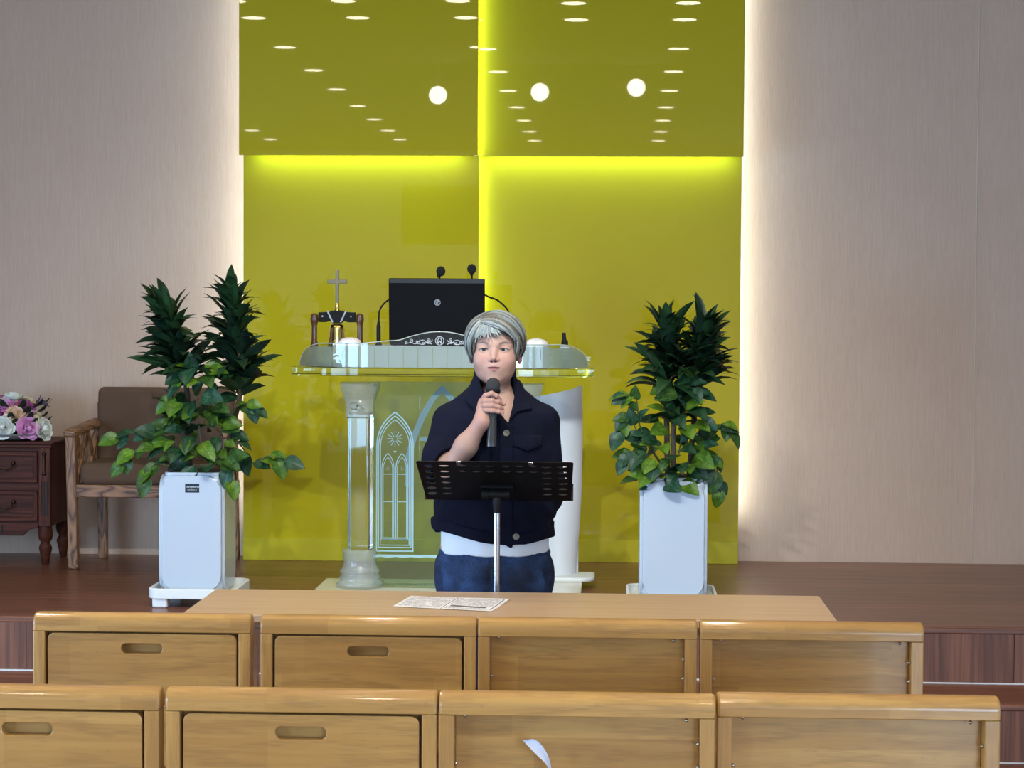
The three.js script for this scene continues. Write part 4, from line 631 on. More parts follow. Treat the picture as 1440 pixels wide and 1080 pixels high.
function surface(f, lo, hi, c, color) {                 // naive surface nets, evaluated only near the surface
  const B = 6, n = [0, 1, 2].map((k) => Math.ceil((hi[k] - lo[k]) / c / B) * B + 1), [nx, ny, nz] = n, val = new Float32Array(nx * ny * nz).fill(NaN), id = (i, j, k) => (k * ny + j) * nx + i, act = [], rad = B * c * 0.87 * 1.5 + c * 2;
  for (let k = 0; k < nz - 1; k += B) for (let j = 0; j < ny - 1; j += B) for (let i = 0; i < nx - 1; i += B) {
    if (Math.abs(f(lo[0] + (i + B / 2) * c, lo[1] + (j + B / 2) * c, lo[2] + (k + B / 2) * c)) > rad) continue;
    act.push([i, j, k]); for (let z = k; z <= k + B; z++) for (let y = j; y <= j + B; y++) for (let x = i; x <= i + B; x++) { const q = id(x, y, z); if (val[q] !== val[q]) val[q] = f(lo[0] + x * c, lo[1] + y * c, lo[2] + z * c); }
  }
  const vert = new Map(), P = [], N = [], C = [], I = [], E = [[0, 1], [0, 2], [0, 4], [1, 3], [1, 5], [2, 3], [2, 6], [3, 7], [4, 5], [4, 6], [5, 7], [6, 7]];
  for (const [bi, bj, bk] of act) for (let k = bk; k < bk + B; k++) for (let j = bj; j < bj + B; j++) for (let i = bi; i < bi + B; i++) {
    const v = [0, 1, 2, 3, 4, 5, 6, 7].map((q) => val[id(i + (q & 1), j + ((q >> 1) & 1), k + (q >> 2))]); let m = 0; for (let q = 0; q < 8; q++) if (v[q] < 0) m++;
    if (m === 0 || m === 8) continue; let sx = 0, sy = 0, sz = 0, w = 0;
    for (const [a, b] of E) if ((v[a] < 0) !== (v[b] < 0)) { const t = v[a] / (v[a] - v[b]); sx += lerp(a & 1, b & 1, t); sy += lerp((a >> 1) & 1, (b >> 1) & 1, t); sz += lerp(a >> 2, b >> 2, t); w++; }
    const x = lo[0] + (i + sx / w) * c, y = lo[1] + (j + sy / w) * c, z = lo[2] + (k + sz / w) * c, e = c * 0.5;
    vert.set(id(i, j, k), P.length / 3); P.push(x, y, z);
    const gx = f(x + e, y, z) - f(x - e, y, z), gy = f(x, y + e, z) - f(x, y - e, z), gz = f(x, y, z + e) - f(x, y, z - e), l = len3(gx, gy, gz) || 1; N.push(gx / l, gy / l, gz / l); if (color) C.push(...color(x, y, z));
  }
  const quad = (a, b, c_, d, flip) => { const q = [a, b, c_, d].map((h) => vert.get(h)); if (q.includes(undefined)) return; flip ? I.push(q[0], q[2], q[1], q[0], q[3], q[2]) : I.push(q[0], q[1], q[2], q[0], q[2], q[3]); };
  for (const [bi, bj, bk] of act) for (let k = bk; k < bk + B; k++) for (let j = bj; j < bj + B; j++) for (let i = bi; i < bi + B; i++) {
    const s = val[id(i, j, k)] < 0;
    if (j && k && s !== val[id(i + 1, j, k)] < 0) quad(id(i, j - 1, k - 1), id(i, j, k - 1), id(i, j, k), id(i, j - 1, k), !s);
    if (i && k && s !== val[id(i, j + 1, k)] < 0) quad(id(i - 1, j, k - 1), id(i - 1, j, k), id(i, j, k), id(i, j, k - 1), !s);
    if (i && j && s !== val[id(i, j, k + 1)] < 0) quad(id(i - 1, j - 1, k), id(i, j - 1, k), id(i, j, k), id(i - 1, j, k), !s);
  }
  const g = new THREE.BufferGeometry(); g.setAttribute('position', new THREE.Float32BufferAttribute(P, 3)); g.setAttribute('normal', new THREE.Float32BufferAttribute(N, 3)); if (color) g.setAttribute('color', new THREE.Float32BufferAttribute(C, 3)); g.setIndex(I); return g;
}
const paint = (g, fn) => { g = clean(g); const p = g.attributes.position, c = new Float32Array(p.count * 3); for (let i = 0; i < p.count; i++) c.set(fn(p.getX(i), p.getY(i), p.getZ(i)), i * 3); g.setAttribute('color', new THREE.BufferAttribute(c, 3)); return g; };
const sNoise = (x, y, z, f) => Math.sin(x * f + 1.3 * Math.sin(y * f * 0.7)) * Math.sin(y * f * 0.9 + 2.1 + Math.sin(z * f * 0.6)) * Math.sin(z * f * 1.1 + 0.7);

// ---------------------------------------------------------------- the speaker
const person = thing('person', 'person with short grey hair in navy jacket and jeans speaking into a microphone', 'person', [-0.347, 0, -6.35]);
const HY = 1.445, HZ = 0.088;                            // between the eyes
const SKIN = [0.43, 0.24, 0.175], LIP = [0.33, 0.125, 0.115], BROW = [0.085, 0.065, 0.058], BLUSH = [0.44, 0.2, 0.16];
const mix3 = (a, b, t) => [lerp(a[0], b[0], t), lerp(a[1], b[1], t), lerp(a[2], b[2], t)];
function headF(X, Y, Z) {
  const x = X, y = Y - HY, z = Z - HZ, ax = Math.abs(x);
  let d = ell(x, y, z, 0, 0.035, -0.094, 0.076, 0.083, 0.09);
  d = smin(d, ell(x, y, z, 0, -0.022, -0.064, 0.067, 0.082, 0.066), 0.025);
  d = smin(d, ell(x, y, z, 0, -0.066, -0.054, 0.054, 0.047, 0.052), 0.03);
  d = smin(d, sph(ax, y, z, 0.037, -0.034, -0.027, 0.023), 0.022);
  d = smin(d, ell(x, y, z, 0, -0.094, -0.017, 0.017, 0.014, 0.014), 0.022);
  d = smin(d, ell(x, y, z, 0, -0.056, -0.013, 0.027, 0.022, 0.017), 0.014);
  d = smin(d, cap(ax, y, z, [0.008, 0.0165, -0.0055], [0.045, 0.013, -0.024], 0.006, 0.006), 0.014);
  d = smax(d, -ell(ax, y, z, 0.031, -0.002, 0.003, 0.017, 0.0085, 0.0085), 0.012);
  d = smin(d, cap(x, y, z, [0, 0.006, -0.007], [0, -0.0265, 0.0105], 0.0055, 0.0085), 0.012);
  d = smin(d, ell(ax, y, z, 0.0115, -0.031, 0.001, 0.0068, 0.006, 0.0085), 0.006);
  d = smax(d, -ell(ax, y, z, 0.0065, -0.0375, 0.009, 0.0036, 0.003, 0.005), 0.003);
  d = smin(d, ell(ax, y, z, 0.031, -0.0005, -0.0165, 0.0165, 0.0118, 0.0142), 0.005);
  d = smax(d, -ell(ax, y, z, 0.031, -0.001, -0.001, 0.0148, 0.0046, 0.012), 0.0015);
  d = smin(d, Math.min(cap(ax, y, z, [0, -0.0525, 0.006], [0.0215, -0.0575, -0.006], 0.0042, 0.002), cap(ax, y, z, [0, -0.0625, 0.005], [0.018, -0.0605, -0.004], 0.0052, 0.0022)), 0.004);
  d = smax(d, -ell(x, y, z, 0, -0.0575, 0.006, 0.0185, 0.0016, 0.007), 0.0015);
  const ez = z + 0.088, ear = Math.max(ell(ax, y, z, 0.076, -0.018, -0.09, 0.009, 0.03, 0.018), -ell(ax, y, z, 0.086, -0.013, -0.083, 0.007, 0.018, 0.009));
  return smin(d, ear, 0.006);
}
function headColor(X, Y, Z) {
  const x = X, y = Y - HY, z = Z - HZ, ax = Math.abs(x); if (z < -0.06) return ax > 0.07 && y < 0.015 && y > -0.05 ? BLUSH : SKIN;
  let c = mix3(SKIN, BLUSH, 0.7 * Math.exp(-((ax - 0.036) ** 2 + (y + 0.03) ** 2) / 0.0003) + 0.5 * Math.exp(-(x * x + (y + 0.03) ** 2) / 0.00012));
  const lipU = cap(ax, y, 0, [0, -0.0532, 0], [0.0215, -0.0575, 0], 0.0036, 0.0012), lipL = cap(ax, y, 0, [0, -0.0622, 0], [0.0175, -0.0602, 0], 0.0045, 0.0015);
  if (z > -0.02) c = mix3(c, LIP, smooth(0.0012, -0.0008, Math.min(lipU, lipL)));
  if (Math.abs(y + 0.0575) < 0.0017 && ax < 0.018 && z > -0.02) c = [0.07, 0.022, 0.02];
  const bx_ = clamp((ax - 0.015) / 0.034), by = 0.0155 + 0.0065 * Math.sin(bx_ * 2.3) - 0.0015 * bx_, bd = Math.abs(y - by) - lerp(0.004, 0.0016, bx_);
  if (ax > 0.012 && ax < 0.05 && z > -0.05) c = mix3(c, BROW, 0.85 * smooth(0.0125, 0.02, ax) * smooth(0.0014, -0.0008, bd));
  if (ax < 0.011 && y < -0.0345 && y > -0.041 && z > -0.002 && ell(ax, y, z, 0.0065, -0.0375, 0.009, 0.005, 0.004, 0.0065) < 0.0) c = [0.09, 0.035, 0.028];
  return c;
}
function handF(x, y, z, H) {                             // H: { palm: [[a, b, ra, rb]...], fingers: [[joints...], r] }
  let d = 1e9; for (const [a, b, r0, r1] of H.palm) d = smin(d, cap(x, y, z, a, b, r0, r1), 0.014);
  for (const [J, r] of H.fingers) { let f = 1e9; for (let i = 0; i + 1 < J.length; i++) f = smin(f, cap(x, y, z, J[i], J[i + 1], r * (1 - 0.07 * i), r * (1 - 0.07 * (i + 1))), 0.003); d = smin(d, f, 0.0028); }
  return d;
}
const RH = {                                             // closed round the microphone
  palm: [[[-0.031, 1.222, 0.172], [-0.03, 1.285, 0.153], 0.021, 0.013], [[-0.029, 1.225, 0.17], [-0.029, 1.262, 0.158], 0.022, 0.016], [[-0.03, 1.235, 0.162], [-0.018, 1.268, 0.14], 0.018, 0.012]],
  fingers: [[[[-0.031, 1.29, 0.156], [-0.02, 1.305, 0.172], [-0.001, 1.3125, 0.18], [0.014, 1.305, 0.176], [0.024, 1.294, 0.166]], 0.0088], [[[-0.036, 1.281, 0.158], [-0.022, 1.289, 0.177], [0.0, 1.291, 0.185], [0.018, 1.286, 0.178], [0.028, 1.281, 0.167]], 0.0088], [[[-0.036, 1.268, 0.16], [-0.022, 1.275, 0.18], [0.001, 1.276, 0.188], [0.022, 1.27, 0.181], [0.032, 1.265, 0.17]], 0.0085], [[[-0.033, 1.256, 0.163], [-0.02, 1.261, 0.181], [0.003, 1.26, 0.19], [0.022, 1.2565, 0.185], [0.033, 1.254, 0.176]], 0.0075], [[[-0.022, 1.262, 0.146], [0.0, 1.278, 0.131], [0.02, 1.285, 0.136], [0.035, 1.279, 0.148]], 0.009]],
};
const LH = {                                             // folded behind the back
  palm: [[[0.12, 0.945, -0.15], [0.07, 0.935, -0.165], 0.02, 0.014], [[0.12, 0.935, -0.152], [0.075, 0.918, -0.168], 0.019, 0.014]],
  fingers: [[[[0.07, 0.947, -0.165], [0.04, 0.945, -0.172], [0.02, 0.94, -0.17]], 0.008], [[[0.068, 0.934, -0.167], [0.034, 0.93, -0.174], [0.012, 0.924, -0.172]], 0.008], [[[0.07, 0.92, -0.168], [0.038, 0.915, -0.175], [0.018, 0.908, -0.173]], 0.0078], [[[0.074, 0.908, -0.169], [0.05, 0.902, -0.175], [0.034, 0.896, -0.174]], 0.007], [[[0.11, 0.958, -0.155], [0.085, 0.972, -0.165], [0.065, 0.975, -0.168]], 0.009]],
};
const arms = [[[-0.15, 1.205, -0.01], [-0.14, 1.06, 0.112], 0.038, 0.036], [[-0.138, 1.062, 0.118], [-0.08, 1.15, 0.152], 0.036, 0.032], [[-0.08, 1.15, 0.152], [-0.031, 1.226, 0.172], 0.032, 0.0225], [[0.155, 1.205, -0.01], [0.178, 0.985, -0.01], 0.038, 0.034], [[0.178, 0.99, -0.01], [0.12, 0.942, -0.15], 0.034, 0.024]];
function bodyF(x, y, z) {
  let d = ell(x, y, z, 0, 1.12, -0.005, 0.15, 0.19, 0.105);
  d = smin(d, ell(x, y, z, 0, 0.84, -0.01, 0.155, 0.17, 0.11), 0.1);
  d = smin(d, cap(x, y, z, [-0.13, 1.215, -0.015], [0.13, 1.215, -0.015], 0.04, 0.04), 0.05);
  d = smin(d, cap(x, y, z, [0, 1.24, -0.028], [0, 1.38, -0.012], 0.052, 0.046), 0.045);
  for (const s of [-1, 1]) { d = smin(d, cap(x, y, z, [s * 0.085, 0.8, -0.01], [s * 0.092, 0.45, 0], 0.085, 0.055), 0.04); d = smin(d, cap(x, y, z, [s * 0.092, 0.45, 0], [s * 0.1, 0.08, -0.02], 0.053, 0.036), 0.02); d = smin(d, cap(x, y, z, [s * 0.1, 0.045, -0.02], [s * 0.11, 0.03, 0.11], 0.035, 0.022), 0.02); }
  for (const [a, b, r0, r1] of arms) d = smin(d, cap(x, y, z, a, b, r0, r1), 0.025);
  return d;
}
{
  const skinMat = phy({ vertexColors: true, roughness: 0.55, sheen: 0.15, sheenColor: lin(0.6, 0.4, 0.35), sheenRoughness: 0.5 });
  const full = (x, y, z) => smin(bodyF(x, y, z), headF(x, y, z), 0.012);
  const list = [
    surface((x, y, z) => Math.max(full(x, y, z), y - 1.345), [-0.3, -0.03, -0.22], [0.3, 1.36, 0.26], 0.006, () => SKIN),
    surface((x, y, z) => Math.max(full(x, y, z), 1.335 - y), [-0.11, 1.32, -0.13], [0.11, 1.58, 0.13], 0.0021, headColor),
  ];
  for (const [H, lo, hi, w] of [[RH, [-0.075, 1.19, 0.1], [0.06, 1.34, 0.215], arms[2]], [LH, [-0.01, 0.87, -0.21], [0.17, 1.0, -0.1], arms[4]]]) list.push(surface((x, y, z) => smin(handF(x, y, z, H), cap(x, y, z, ...w), 0.012), lo, hi, 0.0022, (x, y, z) => mix3(SKIN, BLUSH, 0.35)));
  for (const s of [-1, 1]) {                             // eyeballs, upper lash lines and nails
    list.push(paint(at(new THREE.SphereGeometry(0.0128, 40, 30).scale(1.15, 0.9, 1), s * 0.031, HY - 0.001, HZ - 0.0167), (x, y, z) => { const r = Math.hypot(x - s * 0.0305 + 0.0012, y - HY + 0.0003); return z < HZ - 0.0167 ? SKIN : r < 0.0024 ? [0.005, 0.004, 0.004] : r < 0.0062 ? [0.018, 0.01, 0.007] : [0.42, 0.38, 0.37]; }));
    list.push(paint(tube([...Array(9)].map((_, i) => { const u = i / 4 - 1; return [s * 0.031 + u * 0.0155, HY - 0.001 + 0.0042 * (1 - u * u) - (u * s > 0 ? 0.0002 : 0.0012) * u * u, HZ - 0.0016 - 0.0075 * u * u]; }), 0.00085, 16, 5), () => [0.02, 0.014, 0.013]));
  }
  for (const [J] of RH.fingers.slice(0, 4)) { const p = J[J.length - 1]; list.push(paint(at(new THREE.SphereGeometry(0.0058, 12, 8).scale(0.9, 0.8, 0.25), p[0] - 0.0005, p[1] - 0.0005, p[2] + 0.0055, 0, 0.75), () => [0.58, 0.36, 0.31])); }
  obj('body', join(list.map((g) => { const q = clean(g); return q; })), skinMat, person);
}
// ---- clothes
const jw = curve1([[0.84, 0.176], [0.87, 0.182], [0.93, 0.194], [1.02, 0.189], [1.12, 0.184], [1.2, 0.176], [1.245, 0.155], [1.285, 0.1], [1.33, 0.072], [1.36, 0.066]]), jd = curve1([[0.84, 0.122], [0.88, 0.128], [0.95, 0.136], [1.05, 0.134], [1.15, 0.132], [1.22, 0.118], [1.27, 0.095], [1.31, 0.075], [1.36, 0.068]]);
const hem = (x, z) => z > 0 ? lerp(0.878, 0.842, smooth(-0.19, 0.03, x)) + 0.014 * smooth(0.09, 0.19, x) : 0.865;
function jacketBase(x, y, z) {
  const a = jw(y), b = jd(y), k = Math.sqrt(Math.sqrt(Math.pow(x / a, 4) + 2 * (x / a) ** 2 * (z / b) ** 2 * 0.8 + Math.pow(z / b, 4)));
  let d = (k - 1) * Math.min(a, b) * 0.95;
  d = smin(d, Math.min(cap(x, y, z, [-0.035, 1.278, -0.015], [-0.142, 1.222, -0.01], 0.058, 0.046), cap(x, y, z, [0.035, 1.278, -0.015], [0.15, 1.222, -0.01], 0.058, 0.046)), 0.04);
  const fold = 0.0045 * sNoise(x, y * 1.0, z, 26) + 0.0022 * Math.sin(x * 55 + y * 18 + 3 * Math.sin(y * 21)) * smooth(1.02, 0.9, y) + 0.002 * sNoise(x + 3, y, z, 60);
  let s = cap(x, y, z, [-0.143, 1.218, -0.01], [-0.155, 1.1, 0.062], 0.05, 0.062);
  s = smin(s, cap(x, y, z, [-0.158, 1.1, 0.062], [-0.162, 1.062, 0.075], 0.064, 0.06), 0.02);
  let l = cap(x, y, z, [0.151, 1.216, -0.01], [0.172, 1.0, -0.005], 0.05, 0.05); l = smin(l, cap(x, y, z, [0.172, 1.0, -0.005], [0.168, 0.975, -0.05], 0.05, 0.046), 0.02);
  d = smin(d, Math.min(s, l), 0.018);
  return d + fold;
}
const VNECK = [[-0.045, 1.42], [-0.043, 1.33], [0.006, 1.262], [0.046, 1.216], [0.056, 1.255], [0.071, 1.33], [0.07, 1.42]];
const COLLAR_L = [[-0.05, 1.352], [-0.04, 1.325], [-0.004, 1.268], [0.03, 1.222], [-0.012, 1.232], [-0.058, 1.24], [-0.064, 1.262], [-0.09, 1.285], [-0.075, 1.325]];
const COLLAR_R = [[0.072, 1.352], [0.066, 1.315], [0.056, 1.25], [0.049, 1.222], [0.075, 1.252], [0.1, 1.258], [0.122, 1.258], [0.104, 1.3], [0.086, 1.335]];
const POCKETS = [[[0.062, 1.178], [0.152, 1.178], [0.15, 1.148], [0.108, 1.132], [0.064, 1.148]]];
function jacketF(x, y, z) {
  let d = jacketBase(x, y, z);
  const b = d;
  d = Math.max(d, hem(x, z) - y);                                     // hem
  if (z > 0) d = smax(d, -Math.max(polyDist(x, y, VNECK), -z), 0.004); // open neck
  d = Math.max(d, -cap(x, y, z, [0, 1.24, -0.022], [0, 1.5, 0.01], 0.056, 0.058));
  d = Math.max(d, -(cap(x, y, z, [-0.142, 1.05, 0.1], [-0.11, 1.11, 0.16], 0.055, 0.055)));  // sleeve mouth at the elbow
  if (z > -0.02) {
    const sh = Math.abs(b - 0.008) - 0.0045; for (const P of [COLLAR_L, COLLAR_R]) d = smin(d, smax(polyDist(x, y, P), sh, 0.003), 0.002);
    const s2 = Math.abs(b - 0.003) - 0.0032; for (const P of POCKETS) d = smin(d, smax(polyDist(x, y, P), s2, 0.002), 0.0015);
    const lx = 0.052 - 0.0, pk = Math.max(Math.abs(x - lx + 0.01) - 0.02, y - 1.215, (hem(x, z) - 0.012 * smooth(0.03, 0.062, x)) - y); d = smin(d, smax(pk, Math.abs(b - 0.002) - 0.003, 0.002), 0.0015);
    if (x < 0.07) d = d; 
  }
  const r = Math.hypot(x, z + 0.004), st = Math.max(Math.abs(r - 0.066) - 0.005, Math.abs(y - 1.318 - 0.012 * smooth(0.02, -0.06, z)) - 0.02, z - 0.012); d = smin(d, st, 0.01);
  const hb = Math.max(Math.abs(b - 0.001) - 0.0035, hem(x, z) - y, y - hem(x, z) - 0.036); d = smin(d, hb, 0.003);
  return d;
}
const jacketMat = phy({ map: coatTex, roughness: 0.9, specularIntensity: 0.35 });
const triUv = (g) => uvm(g, 'x', 0);
const jacket = obj('jacket', triUv(surface(jacketF, [-0.27, 0.8, -0.19], [0.27, 1.38, 0.22], 0.0042)), jacketMat, person); jacket.userData.label = 'navy button jacket with open collar and rolled sleeves';
const btn = std({ color: lin(0.2, 0.17, 0.13), roughness: 0.35, metalness: 0.6 });
for (const [x, y] of [[0.042, 1.188], [0.074, 0.868]]) { let z = 0.2; while (jacketF(x, y, z) > 0.0 && z > 0) z -= 0.001; obj('button', [at(lathe([[0, 0.003], [0.007, 0.003], [0.009, 0.004], [0.0105, 0.003], [0.0105, 0], [0, 0]], 24).rotateX(Math.PI / 2), x, y, z), at(new THREE.TorusGeometry(0.0045, 0.0008, 6, 16, 4), x, y, z + 0.0034)], btn, jacket); }
{
  const shirtF = (x, y, z) => { const a = jw(Math.max(y, 0.87)) - 0.012, b = jd(Math.max(y, 0.87)) - 0.01; return Math.max((Math.hypot(x / a, z / b) - 1) * b, Math.abs(y - 0.875) - 0.072) + 0.0015 * Math.sin(x * 60); };
  obj('undershirt', triUv(surface(shirtF, [-0.22, 0.78, -0.16], [0.22, 0.97, 0.16], 0.006)), std({ color: lin(0.74, 0.76, 0.78), roughness: 0.9 }), person);
  const legF = (x, y, z, g = 0) => { let d = ell(x, y, z, 0, 0.74, -0.012, 0.181, 0.17, 0.128); d = smax(d, y - 0.842, 0.01);
    let l = 1e9; for (const s of [-1, 1]) { let q = cap(x, y, z, [s * 0.092, 0.74, -0.005], [s * 0.096, 0.45, 0.002], 0.092, 0.07); q = smin(q, cap(x, y, z, [s * 0.096, 0.45, 0.002], [s * 0.1, 0.06, -0.018], 0.07, 0.056), 0.03); l = Math.min(l, q); }
    d = smin(d, l, 0.03); d = Math.max(d, 0.05 - y);
    d += 0.0035 * sNoise(x, y * 1.6, z, 30) * smooth(0.2, 0.7, y) + 0.0018 * Math.sin(y * 120 + x * 40) * smooth(0.75, 0.82, y) * 0.6; return d; };
  const jeansF = (x, y, z) => { let d = legF(x, y, z); const wb = Math.max(Math.abs(d - 0.002) - 0.003, Math.abs(y - 0.822) - 0.017); d = smin(d, wb, 0.002);
    d = smax(d, -cap(x, y, z, [0.004, 0.775, 0.128], [0.0, 0.6, 0.115], 0.004, 0.02), 0.02); const fly = Math.max(Math.abs(x - 0.012) - 0.014, 0.72 - y, y - 0.81, -z); d = smin(d, Math.max(fly, Math.abs(d - 0.0015) - 0.002), 0.0015); return d; };
  obj('jeans', triUv(surface(jeansF, [-0.23, 0.03, -0.17], [0.23, 0.87, 0.16], 0.0055)), std({ map: denimTex, roughness: 0.9 }), person).userData.label = 'blue denim jeans';
  for (const s of [-1, 1]) obj('shoe', triUv(surface((x, y, z) => Math.max(smin(cap(x, y, z, [s * 0.1, 0.045, -0.035], [s * 0.113, 0.033, 0.125], 0.046, 0.04), cap(x, y, z, [s * 0.1, 0.05, -0.03], [s * 0.1, 0.09, -0.03], 0.044, 0.042), 0.02), -y), [s * 0.1 - 0.08, -0.012, -0.1], [s * 0.1 + 0.08, 0.15, 0.19], 0.006)), std({ color: lin(0.05, 0.05, 0.055), roughness: 0.6 }), person);
}
// ---- hair: a shell over the skull and locks combed from the parting
{
  const hc = [0, 0.022, -0.086], hr = [0.0935, 0.0965, 0.104];
  const hairLine = (x, y, z) => { // the face, kept free of hair
    const top = 0.05 - 5.5 * (x - 0.004) * (x - 0.004), side = Math.abs(x - 0.003) - 0.06 - 0.1 * Math.max(0, -0.02 - y);
    return Math.min(smax(smax(side, y - top, 0.012), -0.05 - z, 0.004), ell(x, y, z, 0, -0.12, -0.02, 0.12, 0.09, 0.075)); };
  const cols = [[0.17, 0.18, 0.17], [0.11, 0.116, 0.11], [0.23, 0.24, 0.22], [0.09, 0.07, 0.048], [0.13, 0.104, 0.072], [0.05, 0.045, 0.038], [0.13, 0.165, 0.17]];
  const capF = (X, Y, Z) => { const x = X, y = Y - HY, z = Z - HZ; let d = ell(x, y, z, ...hc, ...hr.map((q) => q - 0.006)); d = smax(d, -hairLine(x, y, z), 0.006); d = Math.max(d, -0.062 - y - 0.2 * (z + 0.1)); d = Math.max(d, -(Math.max(Math.abs(Math.abs(x) - 0.085) - 0.02, Math.abs(y + 0.027) - 0.024, Math.abs(z + 0.075) - 0.018))); d = smax(d, -(headF(X, Y, Z) + 0.004), 0.002); return d + 0.0015 * Math.sin(x * 300 + 30 * z); };
  const list = [surface(capF, [-0.115, 1.36, -0.14], [0.115, 1.6, 0.12], 0.003, (x, y, z) => { const q = cols[Math.floor(hash(Math.floor((x + z * 0.3) * 320), 5, 2) * 6)]; return [q[0] * 0.62, q[1] * 0.62, q[2] * 0.62]; })];
  const onShell = (dir, k = 1) => { const d = dir.clone().normalize(), s = 1 / Math.sqrt((d.x / hr[0]) ** 2 + (d.y / hr[1]) ** 2 + (d.z / hr[2]) ** 2); return V(hc[0] + d.x * s * k, hc[1] + d.y * s * k, hc[2] + d.z * s * k); };
  const toDir = (p) => V(p[0] - hc[0], p[1] - hc[1], p[2] - hc[2]);
  function lock(a, mid, b, r, col, lift = 0.0, k0 = 0.985, k1 = 1.0) {
    const A = toDir(a), Mi = toDir(mid), B = toDir(b), pts = []; for (let i = 0; i <= 7; i++) { const t = i / 7, d = A.clone().multiplyScalar((1 - t) * (1 - t)).addScaledVector(Mi, 2 * t * (1 - t)).addScaledVector(B, t * t); pts.push(onShell(d, lerp(k0, k1, t) + lift * Math.sin(t * Math.PI))); }
    const g = new THREE.TubeGeometry(new THREE.CatmullRomCurve3(pts), 12, 1, 5, false), p = g.attributes.position, c = new THREE.CatmullRomCurve3(pts);
    for (let i = 0; i <= 12; i++) { const u = i / 12, o = c.getPoint(u), q = r * (0.35 + 0.65 * Math.sin(Math.PI * (0.18 + 0.8 * u))) * (u > 0.99 ? 0.2 : 1), nrm = o.clone().sub(V(...hc)).normalize(); for (let j = 0; j <= 5; j++) { const k = i * 6 + j, v = V(p.getX(k), p.getY(k), p.getZ(k)).sub(c.getPointAt(u)); const along = v.dot(nrm); v.addScaledVector(nrm, -along * 0.55); p.setXYZ(k, o.x + v.x * q, o.y + HY + v.y * q, o.z + HZ + v.z * q); } }
    g.computeVertexNormals(); const w = rnd(0.65, 1.35); list.push(paint(g, () => [col[0] * w, col[1] * w, col[2] * w]));
  }
  const pick = (a) => cols[a[Math.floor(rnd(a.length))]], part = (t) => [lerp(-0.05, -0.018, t) + rnd(-0.004, 0.004), lerp(0.088, 0.118, Math.min(1, t * 1.5)), lerp(-0.01, -0.12, t)];
  // swept across the forehead and down the far side
  for (let i = 0; i < 190; i++) { const t = i / 189, e = t < 0.3 ? [lerp(0.052, 0.078, t / 0.3), lerp(0.046, 0.026, t / 0.3) + rnd(-0.006, 0.006), lerp(-0.002, -0.03, t / 0.3)] : [0.092, lerp(0.022, -0.035, (t - 0.3) / 0.7) + rnd(-0.012, 0.01), lerp(-0.04, -0.11, (t - 0.3) / 0.7)];
    lock(part(t * 0.9), [lerp(0.012, 0.07, t) + rnd(-0.02, 0.02), lerp(0.088, 0.112, t) + rnd(-0.012, 0.012), lerp(0.02, -0.07, t) + rnd(-0.03, 0.03)], e.map((q) => q + rnd(-0.01, 0.01)), rnd(0.0028, 0.0058), pick(t < 0.35 ? [0, 2, 1, 3, 4, 6, 4] : [3, 4, 5, 0, 6, 4, 1]), rnd(0.0, 0.085), 0.975, rnd(0.96, 1.035)); }
  // light fringe hanging straight from the parting
  for (let i = 0; i < 56; i++) { const t = i / 55; lock([lerp(-0.055, 0.01, t) + rnd(-0.004, 0.004), lerp(0.085, 0.08, t), -0.004], [lerp(-0.052, 0.004, t), 0.062, 0.008], [lerp(-0.063, 0.024, t) + rnd(-0.008, 0.008), lerp(0.028, 0.05, Math.sqrt(t)) + rnd(-0.014, 0.012), 0.0], rnd(0.0018, 0.004), pick([2, 0, 2, 6, 2]), 0, 0.985, rnd(0.985, 1.01)); }
  // down the near side over the ear
  for (let i = 0; i < 110; i++) { const t = i / 109; lock(part(t * 0.9), [lerp(-0.075, -0.085, t) + rnd(-0.015, 0.015), lerp(0.075, 0.085, t) + rnd(-0.015, 0.015), lerp(-0.01, -0.09, t) + rnd(-0.03, 0.03)], [-0.09 + rnd(-0.004, 0.004), lerp(0.01, -0.05, Math.pow(rnd(), 0.6)), lerp(-0.03, -0.12, t)], rnd(0.0028, 0.0056), pick(t < 0.3 ? [0, 6, 2, 3] : [6, 0, 6, 1, 5, 4]), rnd(0.0, 0.05), 0.975, rnd(0.97, 1.04)); }
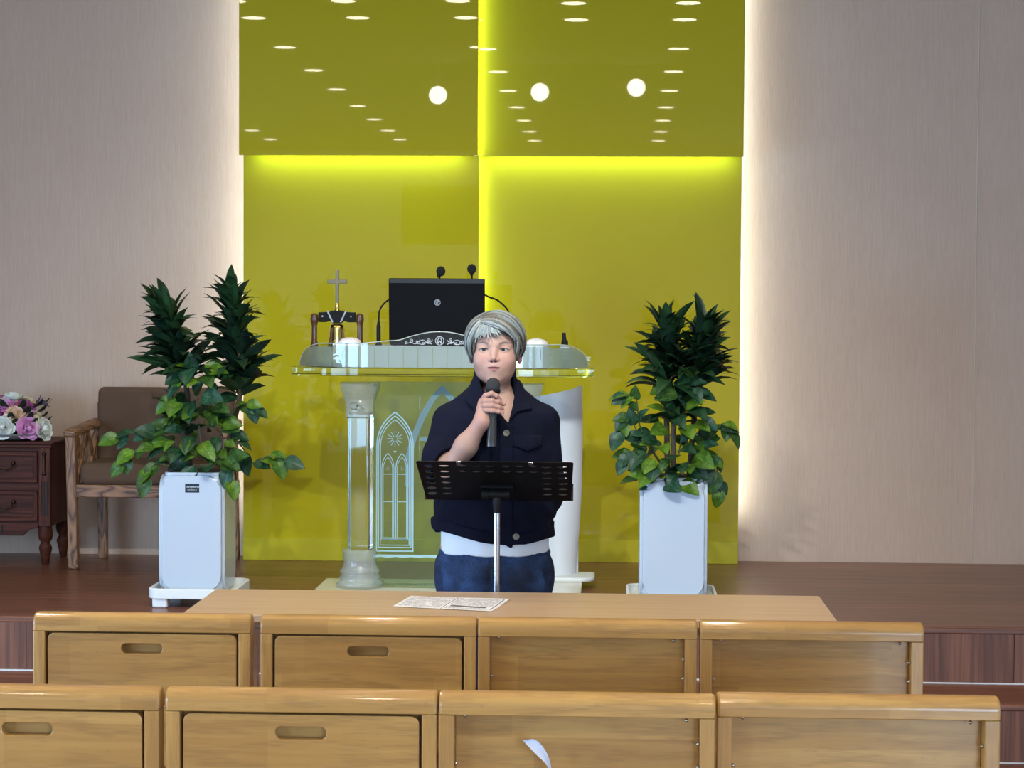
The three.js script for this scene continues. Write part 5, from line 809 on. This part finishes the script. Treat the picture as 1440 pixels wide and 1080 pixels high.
  for (let i = 0; i < 110; i++) { const a = rnd(6.283), s = [rnd(-0.03, 0.03), 0.115, rnd(-0.13, -0.05)], z = -0.1 + 0.1 * Math.sin(a) * 0.9; if (z > -0.03) continue; const e = [0.093 * Math.cos(a), rnd(-0.06, 0.0), z]; lock(s, [0.07 * Math.cos(a), 0.09, -0.09 + 0.07 * Math.sin(a)], e, rnd(0.005, 0.008), pick([1, 3, 4, 5, 6, 0]), rnd(0.0, 0.03), 0.98, rnd(0.96, 1.03)); }
  for (let i = 0; i < 16; i++) lock([-0.088, rnd(-0.01, 0.02), rnd(-0.1, -0.06)], [-0.094, -0.03, -0.08], [rnd(-0.098, -0.08), rnd(-0.068, -0.045), rnd(-0.1, -0.06)], 0.0032, pick([6, 5, 0]), 0, 1.0, rnd(0.98, 1.05));
  obj('hair', join(list.map(clean)), phy({ vertexColors: true, roughness: 0.5, sheen: 0.2, sheenColor: lin(0.5, 0.5, 0.5), sheenRoughness: 0.4 }), person).userData.label = 'short side-parted grey hair with brown strands';
}
// ---- hand microphone
{
  const t = thing('hand_microphone', 'black handheld microphone held below the speaker\'s chin', 'microphone', [-0.347, 1.148, -6.35 + 0.182]);
  const ax = V(0.002, 0.187, -0.03), L = ax.length(), q = new THREE.Quaternion().setFromUnitVectors(V(0, 1, 0), ax.clone().normalize());
  const part = (name, pts, m) => obj(name, lathe(pts, 28).applyQuaternion(q), m, t);
  part('handle', [[0, 0], [0.0145, 0], [0.0155, 0.002], [0.0155, 0.025], [0.0145, 0.026], [0.0142, 0.09], [0.0135, 0.14], [0.016, 0.158], [0.019, 0.166], [0, 0.166]], phy({ color: lin(0.022, 0.02, 0.018), roughness: 0.3, clearcoat: 0.5, clearcoatRoughness: 0.15 }));
  part('band', [[0.019, 0.166], [0.0225, 0.168], [0.023, 0.176], [0.0215, 0.178]], M.black);
  part('grille', [[0.0205, 0.177], [0.0215, 0.186], [0.021, 0.196], [0.017, 0.207], [0.009, 0.2125], [0, 0.214]], std({ color: lin(0.022, 0.022, 0.022), roughness: 0.8, bumpMap: weaveTex, bumpScale: 0.0008 }));
}
scene.traverse((o) => { if (o.isMesh) o.castShadow = o.receiveShadow = true; });
renderer.render(scene, camera);
